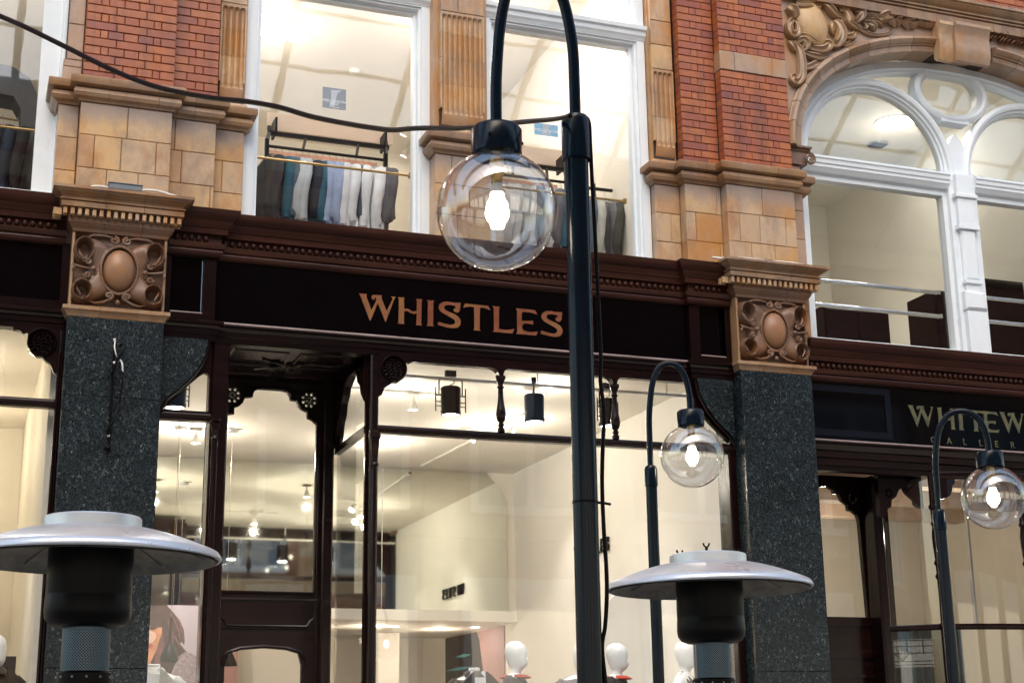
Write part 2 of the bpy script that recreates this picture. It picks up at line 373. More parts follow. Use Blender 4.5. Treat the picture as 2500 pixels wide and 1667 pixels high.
PCORN = [(-.03, 6.362), (.012, 6.362), (.020, 6.378), (.046, 6.392), (.058, 6.42), (.050, 6.452), (.028, 6.468), (.060, 6.474), (.082, 6.480), (.086, 6.488), (.086, 6.535), (.078, 6.545), (-.03, 6.565)]

def wall_blocks(core, x0, x1, Yf, rows, splits, mat, depth=.16, name='terracotta_block'):
    for (z0, z1), sp in zip(rows, splits):
        xs = [x0] + [x0 + (x1 - x0) * s for s in sp] + [x1]
        for a, b in zip(xs, xs[1:]):
            j = random.uniform(-.0015, .0015)
            o = obj(name, MB().cbox(a + .0015, b - .0015, Yf + j, Yf + depth, z0 + .0015, z1 - .0015, .005), mat, core)

ROWS = [(5.60, 5.832), (5.832, 6.098), (6.098, 6.362)]
def brick_section(core, x0, x1, Yf, z0, z1, pats, band=None):
    z = z0; i = 0; H = .0695
    while z < z1 - .02:
        if band and band[0] - .02 <= z < band[1]: z = band[1]; continue
        top = min(z + H, band[0]) if band and z < band[0] < z + H * 1.4 else z + H
        p = pats[i % len(pats)]; tot = sum(p); x = x0
        jit = random.uniform(-.008, .008)
        for k, w in enumerate(p):
            ww = w / tot * (x1 - x0) + (jit if k == 0 else (-jit if k == len(p) - 1 else 0))
            y = Yf + random.uniform(-.0015, .002)
            obj('brick', MB().cbox(x + .002, x + ww - .002, y, Yf + .1, z + .0028, top - .0028, .004), M['brick'], core)
            x += ww
        z = top; i += 1
PM = [[1, 1, 1], [.5, .25, .52, .48, .5, .25, .5]]
PS = [[.45, 1], [.72, .28, .5]]

def flute_block(x0, x1, Yf, z0, z1, n, ztop=None, depth=.022, zbot=None):
    """a terracotta block whose face carries n rounded grooves"""
    nx = n * 8; w = (x1 - x0) / n; nz = max(1, int((z1 - z0) / .012)) if (ztop or zbot) else 1
    v = []; f = []
    for k in range(nz + 1):
        z = z0 + (z1 - z0) * k / nz
        back = 0
        if zbot is not None:
            t = (z - z0) / (z1 - z0); back = .075 * (1 - sqrt(max(0, 1 - (1 - t) ** 2)))
        for i in range(nx + 1):
            x = x0 + (x1 - x0) * i / nx; u = ((i / 8) % 1 - .5) * w; r = w * .42
            dz = max(0, z - ztop) if ztop is not None else (max(0, zbot - z) if zbot is not None else 0)
            d2 = u * u + dz * dz; g = depth * sqrt(max(0, 1 - d2 / (r * r)))
            v.append((x, Yf + g + back, z))
    for k in range(nz):
        for i in range(nx): a = k * (nx + 1) + i; f.append((a, a + 1, a + nx + 2, a + nx + 1))
    mb = MB().add(v, f)
    return mb.box(x0, x1, Yf + depth + .004 if zbot is None else Yf + .078, Yf + .2, z0 + .001, z1 - .001)

def fluted_pilaster(x0, x1, Yf, n, ztop):
    core = obj('fluted_pilaster', MB().box(x0 + .006, x1 - .006, Yf + .03, Yf + .24, 6.56, 8.5), M['mortar'], B)
    edge = .012
    obj('terracotta_block', flute_block(x0 + edge, x1 - edge, Yf, 6.60, 6.775, n, None, .018, 6.745), M['terracotta_orange'], core, 40)
    obj('terracotta_block', MB().sweep([(x0 - .0, Yf + .2), (x0, Yf + .03), (x1, Yf + .03), (x1, Yf + .2)], [(-.02, 6.562), (.022, 6.562), (.028, 6.58), (.02, 6.60), (-.02, 6.602)], PXY), M['terracotta'], core)
    z = 6.777; i = 0
    while z < ztop - .05:
        z1 = min(z + .232, ztop)
        last = z1 > ztop - .08
        if last: z1 = ztop + .05
        obj('terracotta_block', flute_block(x0 + edge, x1 - edge, Yf, z, z1 - .003, n, ztop if last else None), M['terracotta_orange' if i % 3 else 'terracotta'], core, 40)
        for s, xa in ((0, x0), (1, x1 - edge)):
            obj('terracotta_block', MB().box(xa, xa + edge, Yf + .001, Yf + .2, z + .001, z1 - .004), M['terracotta'], core)
        z = z1; i += 1
    while z < 8.5:
        z1 = min(z + .24, 8.5)
        wall_blocks(core, x0, x1, Yf, [(z, z1)], [[random.uniform(.35, .65)] if x1 - x0 > .3 else []], M['terracotta'])
        z = z1

def pier(PLAN, cx, flip):
    """plinth, its cornice, brick shaft and the fluted strip by the window"""
    X = (lambda x: 7.5 - x) if flip else (lambda x: x)
    def seg(a, b): return (min(X(a), X(b)), max(X(a), X(b)))
    core = obj('plinth', MB().box(*seg(.53, 1.90), 11.24, 11.5, 5.60, 6.362).box(*seg(.69, 1.31), 11.02, 11.3, 5.60, 6.36).box(*seg(.52, 1.68), 11.12, 11.3, 5.60, 6.36), M['mortar'], B)
    mt = M['terracotta']
    wall_blocks(core, *seg(.657, 1.343), 11.0, ROWS, [[.32, .66], [.17, .46, .84], [.515]], mt, .2)
    wall_blocks(core, *seg(1.345, 1.698), 11.105, ROWS, [[.92], [.27], [.1] if not flip else [.88]], mt, .2)
    wall_blocks(core, *seg(1.70, 1.938), 11.21, ROWS, [[], [.3] if not flip else [.6], []], mt, .2)
    wall_blocks(core, *seg(.502, .655), 11.105, ROWS, [[], [], []], mt, .2)
    pc = obj('plinth_cornice', MB().sweep(PLAN, [(-.05, 6.364), (-.002, 6.364), (-.002, 6.552), (-.05, 6.552)], PXY), M['mortar'], B)
    for sp in cut_path(PLAN, [X(.86), X(1.23), X(1.52)]):
        obj('cornice_block', MB().sweep(sp, PCORN, PXY), M['terracotta_cornice'], pc, 30)
    top = 8.5 if flip else 7.9
    bc = obj('brick_pier', MB().box(*seg(.665, 1.335), 11.012, 11.3, 6.55, top).box(*seg(1.335, 1.69), 11.117, 11.4, 6.55, top), M['mortar'], B)
    rev = (lambda p: [q[::-1] for q in p]) if flip else (lambda p: p)
    band = (7.462, 7.648)
    brick_section(bc, *seg(.657, 1.343), 11.0, 6.553, top, rev(PM), band)
    brick_section(bc, *seg(1.345, 1.698), 11.105, 6.553, top, rev(PS))
    wall_blocks(bc, *seg(.655, 1.345), 10.996, [band], [[.22, .78]], M['terracotta_pink'], .12, 'stone_block')
    # narrow strip on the far side of the pier
    nb = obj('jamb_strip', MB().box(*seg(.535, .66), 11.13, 11.4, 6.55, top), M['mortar'], B)
    z = 6.552
    for h in (.13, .06, .30, .29, .31, .3, .3):
        wall_blocks(nb, *seg(.515 + (.02 if h > .2 else 0), .656), 11.11, [(z, z + h)], [[]], M['terracotta_pink'], .2); z += h
    obj('wall_filler', MB().box(*seg(1.699, 1.938), 11.245, 11.4, 6.553, top), M['terracotta_orange'], B)
    fluted_pilaster(*seg(1.715, 1.925), 11.20, 4, 7.42)
    # shoulders: the brick core behind everything
    obj('wall_core', MB().box(*seg(.56, 1.92), 11.42, 11.75, 5.60, 8.6), M['far_brick'], B)
pier(PLAN_L, 1.0, False); pier(PLAN_R, 6.5, True)
# the pilaster between the two windows
pm = obj('plinth', MB().box(3.53, 3.98, 11.16, 11.5, 5.60, 6.36), M['mortar'], B)
wall_blocks(pm, 3.512, 3.998, 11.14, ROWS, [[.4], [.62], [.3]], M['terracotta'], .3)
pcm = obj('plinth_cornice', MB().sweep(PLAN_M, [(-.05, 6.364), (-.002, 6.364), (-.002, 6.552), (-.05, 6.552)], PXY), M['mortar'], B)
for sp in cut_path(PLAN_M, [3.80]): obj('cornice_block', MB().sweep(sp, PCORN, PXY), M['terracotta_cornice'], pcm, 30)
obj('wall_filler', MB().box(3.515, 3.995, 11.20, 11.41, 6.553, 8.5), M['terracotta_orange'], B)
fluted_pilaster(3.56, 3.95, 11.13, 8, 7.62)
obj('wall_core', MB().box(3.55, 3.96, 11.42, 11.7, 5.60, 8.6), M['far_brick'], B)

# ------------------------------------------------------------------ granite piers with carved capitals
def spiral(cx, cz, r, turns, a0, sgn, n=26, k=.12):
    return [(cx + r * (1 - (1 - k) * t) * cos(a0 + sgn * t * turns * 2 * pi), cz + r * (1 - (1 - k) * t) * sin(a0 + sgn * t * turns * 2 * pi)) for t in [i / n for i in range(n + 1)]]
def relief(w, h, fn, nx, nz, back=.0):
    v = []; f = []
    for j in range(nz + 1):
        for i in range(nx + 1):
            u, q = i / nx * 2 - 1, j / nz * 2 - 1
            v.append((u * w, -fn(u, q) * 1.45, q * h))
    for j in range(nz):
        for i in range(nx): a = j * (nx + 1) + i; f.append((a, a + 1, a + nx + 2, a + nx + 1))
    return MB().add(v, f)
def sm(x): x = max(0, min(1, x)); return x * x * (3 - 2 * x)
def cartouche_h(u, q):
    au, aq = abs(u), abs(q)
    # strapwork cushion: four arms to the corners, waisted on every side
    th = atan2(aq, au); r = sqrt(au * au + aq * aq)
    R = .62 + .56 * sin(2 * th) ** 3 + .02 * cos(4 * th)
    h = 0
    if r < R: h = .012 + .050 * (1 - (r / R) ** 3) ** .5 + .018 * sin(2 * th) ** 2 * sm((r - .45) / .4)
    # rolled corners with a hollow inside
    for (cu, cq, ru, rq) in ((.74, .52, .22, .36), (.74, -.58, .22, .30)):
        du, dq = (au - cu) / ru, (q - cq) / rq
        d = sqrt(du * du + dq * dq)
        if d < 1.25:
            ring = math.exp(-((d - .86) / .2) ** 2)
            h = max(h * (1 - sm((1.1 - d) / .4)) , .075 * ring) if d < .8 else max(h, .075 * ring)
    # oval boss with a quirk round it
    e = sqrt((u / .335) ** 2 + ((q - .02) / .56) ** 2)
    if e < 1: h = .045
    elif e < 1.07: h = min(h, .048)
    elif e < 1.22: h = max(h, .064)
    # pierced slots top and bottom
    for (cu, cq, ru, rq) in ((.33, .84, .17, .07), (.30, -.86, .19, .09)):
        d = ((au - cu) / ru) ** 2 + ((q - cq) / rq) ** 2
        if d < 1: h = min(h, .0)
    if au > .985 or aq > .985: h = 0
    return h
_cm = relief(.343, .283, cartouche_h, 120, 104)
for s in (-1, 1):
    for (cu, cq, r, tn, a0, sg) in ((.135, .80, .10, 1.4, pi * .5, 1), (.19, -.70, .095, 1.4, -pi * .5, -1), (.66, .16, .085, 1.3, 0, 1), (.66, -.18, .075, 1.3, 0, -1)):
        pts = spiral(cu, cq, r, tn, a0, sg)
        _cm.tube([(s * u * .343, -.058 - .012 * i / len(pts), q * .283 * 1.2 if False else q * .283) for i, (u, q) in enumerate(pts)], [.0135 * (1 - .45 * i / len(pts)) for i in range(len(pts))], 7)
    # leaf sprays inside the hollows, side bud and its stalk, lower whiskers
    _cm.tube([(s * .30, -.02, .16), (s * .285, -.045, .11), (s * .262, -.05, .075)], [.004, .012, .006], 6)
    _cm.tube([(s * .30, -.02, -.11), (s * .29, -.045, -.16), (s * .262, -.05, -.205)], [.004, .010, .005], 6)
    _cm.sph((s * .185, -.072, -.005), .021, .021, .019)
    _cm.tube([(s * .19, -.06, -.004), (s * .25, -.055, .002), (s * .315, -.06, .012), (s * .335, -.05, .03)], [.006, .009, .011, .004], 7)
    _cm.tube([(s * .315, -.055, .008), (s * .33, -.06, -.02), (s * .322, -.05, -.04)], [.010, .009, .004], 7)
    _cm.tube([(s * .055, -.06, -.222), (s * .10, -.064, -.252), (s * .155, -.055, -.262), (s * .20, -.04, -.245)], [.008, .011, .009, .003], 7)
    _cm.tube([(s * .06, -.055, .248), (s * .12, -.05, .262), (s * .2, -.045, .258), (s * .26, -.035, .23)], [.007, .010, .012, .006], 7)
_cm.sph((0, -.055, -.245), .018, .02, .022)
for i, (x, y, z) in enumerate(_cm.v):
    if i >= 121 * 105: _cm.v[i] = (x, y - .03, z)
CART = make_mesh('cartouche_carving', _cm, 50); CART.materials.append(M['terracotta_brown'])
BOSS = make_mesh('boss', MB().sph((0, -.070, 0), .113, .078, .156, 32, 20), 80); BOSS.materials.append(terracotta('boss_terracotta', [(0, (.24, .115, .048)), (.5, (.27, .13, .055)), (1, (.22, .10, .042))], .7, .42, (.22, .15, .12), (.36, .15, .05)))
DENT = make_mesh('dentil', MB().cbox(-.014, .014, 0, .06, 0, .052, .003)); DENT.materials.append(M['terracotta'])
def upath(cx, h, Yf, Yb=11.42): return [(cx - h, Yb), (cx - h, Yf), (cx + h, Yf), (cx + h, Yb)]
def granite_pier(cx):
    core = obj('granite_pier', MB().box(cx - .335, cx + .335, 10.93, 11.5, .12, 4.65), M['mortar'], B)
    for z0, z1 in ((.12, 2.154), (2.154, 4.064), (4.064, 4.650)):
        obj('granite_slab', MB().cbox(cx - .343, cx + .343, 10.92, 11.42, z0 + .001, z1 - .001, .003), M['granite'], core)
    cap = obj('capital', MB().box(cx - .342, cx + .342, 10.99, 11.5, 4.652, 5.598), M['terracotta_brown'], B)
    for s in (-1, 1): obj('side_fillet', MB().cbox(cx + s * .333 - .010, cx + s * .333 + .010, 10.945, 11.05, 4.73, 5.302, .004), M['terracotta_cornice'], cap)
    cuts = [cx - .125, cx + .15]
    def ring(prof, h, Yf, mat):
        for sp in cut_path(upath(cx, h, Yf), cuts): obj('moulding_block', MB().sweep(sp, prof, PXY), mat, cap)
    ring([(-.02, 4.652), (.004, 4.652), (.014, 4.672), (.026, 4.688), (.030, 4.694), (.040, 4.698), (.040, 4.726), (-.02, 4.730)], .343, 10.93, M['terracotta_cornice'])
    ring([(-.02, 5.302), (.002, 5.302), (.010, 5.325), (.030, 5.350), (.034, 5.360), (.040, 5.362), (.040, 5.398), (-.02, 5.40)], .343, 10.935, M['terracotta_brown'])
    ring([(-.03, 5.400), (.045, 5.400), (.048, 5.456), (-.03, 5.458)], .343, 10.935, M['terracotta_brown'])
    ring([(-.03, 5.459), (.100, 5.459), (.100, 5.496), (.086, 5.498), (.086, 5.506), (.108, 5.508), (.110, 5.518), (.092, 5.521), (.098, 5.538), (.118, 5.552), (.138, 5.560), (.150, 5.572), (.152, 5.576), (.166, 5.578), (.166, 5.600), (-.03, 5.606)], .343, 10.93, M['terracotta_cornice'])
    for i in range(17): piece('dentil', DENT, cap, (cx - .412 + i * .0515, 10.845, 5.402))
    for s in (-1, 1):
        for i in range(4): piece('dentil', DENT, cap, (cx + s * .432, 10.90 + i * .052, 5.402), rot=(0, 0, -s * pi / 2 if s < 0 else pi / 2))
    piece('cartouche', CART, cap, (cx, 10.988, 5.015)); piece('boss', BOSS, cap, (cx, 10.988, 5.021))
granite_pier(1.0); granite_pier(6.5)

# granite knee brackets beside the piers
def knee(cx, s, bx):
    arc = [(1.355, 4.625), (1.686, 4.625), (1.688, 4.55), (1.675, 4.47), (1.645, 4.395), (1.598, 4.315), (1.54, 4.245), (1.47, 4.175), (1.405, 4.12), (1.36, 4.05)]
    pts = [(cx + s * (x - 1.0), z) for x, z in arc]
    obj('granite_bracket', MB().ext(pts, 11.045, 11.11), M['granite'], B)
knee(1.0, 1, 0); knee(6.5, -1, 0)

# ------------------------------------------------------------------ first-floor sash windows
def rect(x0, x1, z0, z1): return [(x0, z0), (x1, z0), (x1, z1), (x0, z1)]
def sash_window(x0, x1, zs, tz=7.76, st=.055):
    """x0,x1: outer casing"""
    fr = obj('window', MB().ext(rect(x0, x1, zs, 8.6), 11.30, 11.44, holes=[rect(x0 + .075, x1 - .075, zs + .03, tz), rect(x0 + .075, x1 - .075, tz + .15, 8.55)]), M['white'], B)
    for a, b in ((zs + .03, tz), (tz + .15, 8.55)):
        ix0, ix1 = x0 + .075, x1 - .075
        # staff bead and sash, each stepping back
        obj('staff_bead', MB().sweep(rect(ix0, ix1, a, b), [(-.001, 11.318), (-.02, 11.318), (-.026, 11.334), (-.03, 11.36), (-.001, 11.40)], PXZ, closed=True), M['white'], fr)
        obj('sash', MB().ext(rect(ix0, ix1, a, b), 11.362, 11.432, holes=[rect(ix0 + st, ix1 - st, a + .05, b - .05)]), M['white'], fr)
        obj('pane', MB().box(ix0 + .05, ix1 - .05, 11.396, 11.402, a + .045, b - .045), M['glass'], fr)
    obj('transom', MB().sweep([(x0 - .01, 11.30), (x1 + .01, 11.30)], [(-.05, tz + .012), (.006, tz + .012), (.012, tz + .03), (.03, tz + .05), (.034, tz + .085), (.055, tz + .10), (.06, tz + .135), (-.05, tz + .142)], PXY), M['white'], fr, 30)
    return fr
sash_window(1.945, 3.515, 5.605); sash_window(3.99, 5.555, 5.605)
sash_window(-2.9, .60, 5.655, 8.2, .17)

# ------------------------------------------------------------------ arch bay on the right
AX = 8.88
def sup(a, b, t, n=2.22):
    c, s_ = cos(t), sin(t)
    return (AX - a * math.copysign(abs(c) ** (2 / n), c), 6.82 + b * abs(s_) ** (2 / n))
APROF = [(0, 11.30), (0, 11.035), (-.052, 11.03), (-.055, 11.012), (-.068, 11.010), (-.071, 10.995), (-.080, 10.985), (-.105, 10.968), (-.125, 10.972), (-.138, 10.99), (-.142, 11.012), (-.150, 11.015), (-.152, 11.30)]
arch = obj('arch', MB().sweep([sup(1.905, 1.205, pi * i / 60) for i in range(61)], [(-.004, 11.29), (-.004, 11.06), (-.146, 11.06), (-.146, 11.29)], PXZ), M['mortar'], B)
NV = 22
for k in range(NV):
    t0, t1 = pi * k / NV + .0012, pi * (k + 1) / NV - .0012
    if abs((t0 + t1) / 2 - pi / 2) < .1: continue
    obj('voussoir', MB().sweep([sup(1.905, 1.205, t0 + (t1 - t0) * i / 6) for i in range(7)], APROF, PXZ), M['terracotta_cornice' if k % 3 == 0 else 'terracotta_pink'], arch, 30)
for s in (-1, 1):     # keystone: a broad rolled console between two narrower ones
    pass
def console(x0, x1, dy, mat, parent, name='keystone_block'):
    pr = [(11.3, 8.03), (11.04, 8.02), (11.0 + dy, 7.93), (10.965 + dy, 7.895), (10.93 + dy, 7.905), (10.905 + dy, 7.96), (10.895 + dy, 8.05), (10.90 + dy, 8.15), (10.885 + dy, 8.21), (10.86 + dy, 8.25), (10.865 + dy, 8.285), (11.3, 8.285)]
    return obj(name, MB().ext(pr, x0, x1, 'x'), mat, parent, 30)
console(AX - .20, AX + .20, 0, M['terracotta_pink'], arch)
console(AX - .36, AX - .203, .035, M['terracotta'], arch)
# spandrel field between arch and hood mould, left and right
for s in (-1, 1):
    inner = [sup(2.05, 1.35, pi / 2 * i / 20) for i in range(3, 20)]
    poly = [(6.862, 8.30), (6.862, 6.86)] + inner + [(AX - .34, 8.30)]
    poly = [(x if s < 0 else 2 * AX - x, z) for x, z in poly]
    obj('spandrel', MB().ext(poly, 11.045, 11.2), M['terracotta_pink'], B)
HP = [(-.08, 8.302), (.03, 8.302), (.036, 8.385), (.026, 8.388), (.026, 8.397), (.050, 8.400), (.050, 8.412), (.040, 8.415), (.040, 8.424), (.066, 8.427), (.066, 8.440), (.054, 8.443), (.058, 8.452), (.084, 8.468), (.108, 8.495), (.112, 8.510), (.128, 8.514), (.128, 8.545), (-.08, 8.555)]
hood = obj('hood_mould', MB().box(6.86, 10.9, 11.01, 11.2, 8.303, 8.55), M['mortar'], B)
x = 6.862; random.seed(9)
while x < 10.8:
    w = .335; obj('moulding_block', MB().sweep([(x + .001, 11.0), (x + w - .0015, 11.0)], HP, PXY), M['terracotta_cornice'], hood); x += w
bw = obj('brick_course_wall', MB().box(6.86, 10.9, 11.072, 11.4, 8.55, 9.6), M['mortar'], B)
brick_section(bw, 6.87, 10.5, 11.06, 8.556, 8.99, [[1] * 16, [.5, .25] + [.5] * 28 + [.25, .5]])
# jamb of the arch with its scroll capital
jb = obj('arch_jamb', MB().box(6.865, 6.97, 11.09, 11.4, 5.0, 6.68), M['mortar'], B)
for z0, z1 in ((5.0, 5.28), (5.28, 5.62), (5.70, 5.95), (5.95, 6.22), (6.22, 6.48), (6.48, 6.66)):
    obj('terracotta_block', MB().cbox(6.864, 6.975, 11.08, 11.3, z0, z1 - .003, .005), M['terracotta_orange' if z0 < 5.6 else 'terracotta_pink'], jb)
obj('terracotta_block', MB().sweep([(6.864, 11.08), (7.0, 11.08), (7.0, 11.3)], [(-.05, 5.622), (.03, 5.622), (.045, 5.65), (.02, 5.675), (.005, 5.70), (-.05, 5.70)], PXY), M['terracotta_pink'], jb)
vol = MB().sweep([(6.864, 11.08), (7.03, 11.08), (7.03, 11.3)], [(-.06, 6.775), (.02, 6.775), (.04, 6.80), (.03, 6.815), (.05, 6.82), (.05, 6.838), (-.06, 6.842)], PXY)
vol.tube([(x, 11.03 - .02 * i / 30, z) for i, (x, z) in enumerate(spiral(7.045, 6.715, .058, 1.7, pi / 2, -1, 30))], [.016 - .008 * i / 30 for i in range(31)], 8)
vol.box(6.864, 7.03, 11.05, 11.3, 6.66, 6.774)
obj('scroll_capital', vol, M['terracotta_brown'], jb, 40)

# white timber tracery of the arch window
def circ(cx, cz, r, a0, a1, n): return [(cx + r * cos(a0 + (a1 - a0) * i / n), cz + r * sin(a0 + (a1 - a0) * i / n)) for i in range(n + 1)]
def ell(cx, cz, a, b, n=40): return [(cx + a * cos(2 * pi * i / n), cz + b * sin(2 * pi * i / n)) for i in range(n)]
def light_outline(cx, r, zs=6.89): return [(cx - r, zs)] + circ(cx, zs, r, pi, 0, 32)[0:] + [(cx + r, zs)]
LX, RX, LR = 7.965, 9.795, .745
fw = obj('window', MB().sweep([(6.985, 5.07)] + [sup(1.9, 1.2, pi * i / 60) for i in range(61)] + [(10.775, 5.07)], [(.0, 11.30), (.0, 11.27), (.055, 11.255), (.075, 11.25), (.085, 11.275), (.105, 11.28), (.105, 11.40), (0, 11.40)], PXZ), M['white'], B, 30)
FP = [(-.115, 11.40), (-.115, 11.285), (-.10, 11.272), (-.075, 11.262), (-.05, 11.272), (-.04, 11.298), (-.022, 11.302), (-.018, 11.325), (0, 11.335), (0, 11.40)]
for lx in (LX, RX):
    obj('light_frame', MB().sweep([(lx - LR, 6.80)] + circ(lx, 6.89, LR, pi, 0, 44) + [(lx + LR, 6.80)], FP, PXZ), M['white'], fw, 30)
OV = ell(AX, 7.745, .325, .225)[::-1]
obj('oval_frame', MB().sweep(OV, [(-.10, 11.40), (-.10, 11.285), (-.085, 11.27), (-.06, 11.262), (-.035, 11.275), (-.02, 11.30), (0, 11.32), (0, 11.40)], PXZ, closed=True), M['white'], fw, 30)
obj('tracery_bar', MB().sweep([(AX - .16, 7.45), (AX + .16, 7.45)], [(-.03, 11.27), (.03, 11.27), (.03, 11.40), (-.03, 11.40)], PXZ), M['white'], fw)
obj('tracery_bar', MB().ext([(AX - .16, 6.86), (AX + .16, 6.86), (AX + .15, 7.0), (AX + .10, 7.16), (AX + .02, 7.3), (AX - .02, 7.3), (AX - .10, 7.16), (AX - .15, 7.0)], 11.30, 11.40), M['white'], fw)
TP = [(-.06, 6.715), (.0, 6.715), (.012, 6.73), (.020, 6.745), (.034, 6.76), (.034, 6.785), (.046, 6.795), (.05, 6.83), (.06, 6.84), (.06, 6.862), (-.06, 6.868)]
obj('transom', MB().sweep([(7.05, 11.28), (AX - .15, 11.28)], TP, PXY), M['white'], fw, 25)
obj('transom', MB().sweep([(AX + .15, 11.28), (10.72, 11.28)], TP, PXY), M['white'], fw, 25)
mul = MB().box(AX - .155, AX + .155, 11.27, 11.42, 5.07, 6.90).cbox(AX - .10, AX + .10, 11.22, 11.3, 6.35, 6.62).cbox(AX - .125, AX + .125, 11.20, 11.3, 6.62, 6.66).cbox(AX - .10, AX + .10, 11.215, 11.3, 6.66, 6.86)
mul.cbox(AX - .12, AX + .12, 11.205, 11.3, 6.30, 6.345).cbox(AX - .085, AX + .085, 11.225, 11.3, 5.80, 6.30, .02).cbox(AX - .10, AX + .10, 11.21, 11.3, 5.76, 5.79).cbox(AX - .075, AX + .075, 11.235, 11.3, 5.68, 5.76).cbox(AX - .12, AX + .12, 11.20, 11.3, 5.50, 5.68, .02).cbox(AX - .11, AX + .11, 11.215, 11.3, 5.07, 5.49)
obj('mullion', mul, M['white'], fw)
for lx in (LX, RX):
    a, b = (7.08, AX - .155) if lx < AX else (AX + .155, 10.68)
    obj('sash', MB().ext(rect(a, b, 5.07, 6.72), 11.315, 11.41, holes=[rect(a + .10, b - .045, 5.125, 6.655)] if lx < AX else [rect(a + .045, b - .10, 5.125, 6.655)]), M['white'], fw)
    obj('pane', MB().box(a + .02, b - .02, 11.372, 11.378, 5.11, 6.67), M['glass'], fw)
    obj('pane', MB().ext([(lx - LR - .01, 6.86)] + circ(lx, 6.89, LR + .01, pi, 0, 32) + [(lx + LR + .01, 6.86)], 11.372, 11.378), M['glass'], fw)
obj('pane', MB().ext(OV, 11.372, 11.378), M['glass'], fw)
hol = [[(lx - LR - .08, 6.95)] + circ(lx, 6.95, LR + .08, pi, 0, 24)[1:-1] + [(lx + LR + .08, 6.95)] for lx in (LX, RX)]
top = [sup(1.86, 1.16, pi * i / 40) for i in range(41)]
obj('pane', MB().ext(top, 11.383, 11.389, holes=[hol[0], hol[1], ell(AX, 7.745, .37, .27, 24)]), M['glass'], fw)
# window stay bars and catch
obj('catch', MB().sph((8.70, 11.33, 5.95), .012, .012, .012, 8, 6), M['grey_metal'], fw)

# carved spandrel: a leaning shield in strapwork, then a laurel spray towards the keystone
CSP = (1900, 0, .16584)
def trace(pts, Y, radii, mb, seg=8, lift=0):
    q = K(CSP, pts, Y); n = len(q)
    # smooth the traced line
    fine = []
    for i in range(n - 1):
        p0, p1, p2, p3 = [Vector(q[max(0, min(n - 1, i + k))]) for k in (-1, 0, 1, 2)]
        for t in [j / 5 for j in range(5)]:
            fine.append(.5 * ((2 * p1) + (p2 - p0) * t + (2 * p0 - 5 * p1 + 4 * p2 - p3) * t * t + (3 * p1 - p0 - 3 * p2 + p3) * t ** 3))
    fine.append(Vector(q[-1])); m = len(fine)
    # a strap with raised edges and a hollow back, lifting off the field towards its middle
    v = []; f = []; pr = [(-1, .0), (-1, .55), (-.82, .95), (-.55, 1.0), (-.34, .72), (0, .62), (.34, .72), (.55, 1.0), (.82, .95), (1, .55), (1, 0)]
    for i, p in enumerate(fine):
        t = (fine[min(i + 1, m - 1)] - fine[max(i - 1, 0)]).normalized(); nn = Vector((t.y, -t.x)); k = sin(pi * i / (m - 1)); r = radii[0] + (radii[1] - radii[0]) * k
        for a, h in pr:
            q_ = p + nn * (a * r * 1.25); v.append((q_.x, Y + .012 - h * (r * 1.5 + lift * k), q_.y))
    L = len(pr)
    for i in range(m - 1):
        for j in range(L - 1): f.append((i * L + j, i * L + j + 1, (i + 1) * L + j + 1, (i + 1) * L + j))
    f += [tuple(range(L)), tuple((m - 1) * L + j for j in range(L))]
    mb.add(v, f)
def blob(pt, Y, rx, ry, rz, mb, rot=0):
    c = K(CSP, [pt], Y)[0]; n = len(mb.v); mb.sph((0, 0, 0), rx, ry, rz, 20, 12)
    for i in range(n, len(mb.v)):
        x, y, z = mb.v[i]; mb.v[i] = (c[0] + x * cos(rot) - z * sin(rot), Y + y, c[1] + x * sin(rot) + z * cos(rot))
sc = MB(); Ys = 11.03
blob((490, 370), Ys, .165, .085, .235, sc, .25)          # shield boss
carv = obj('spandrel_carving', sc, M['terracotta'], B, 60)
sc = MB()
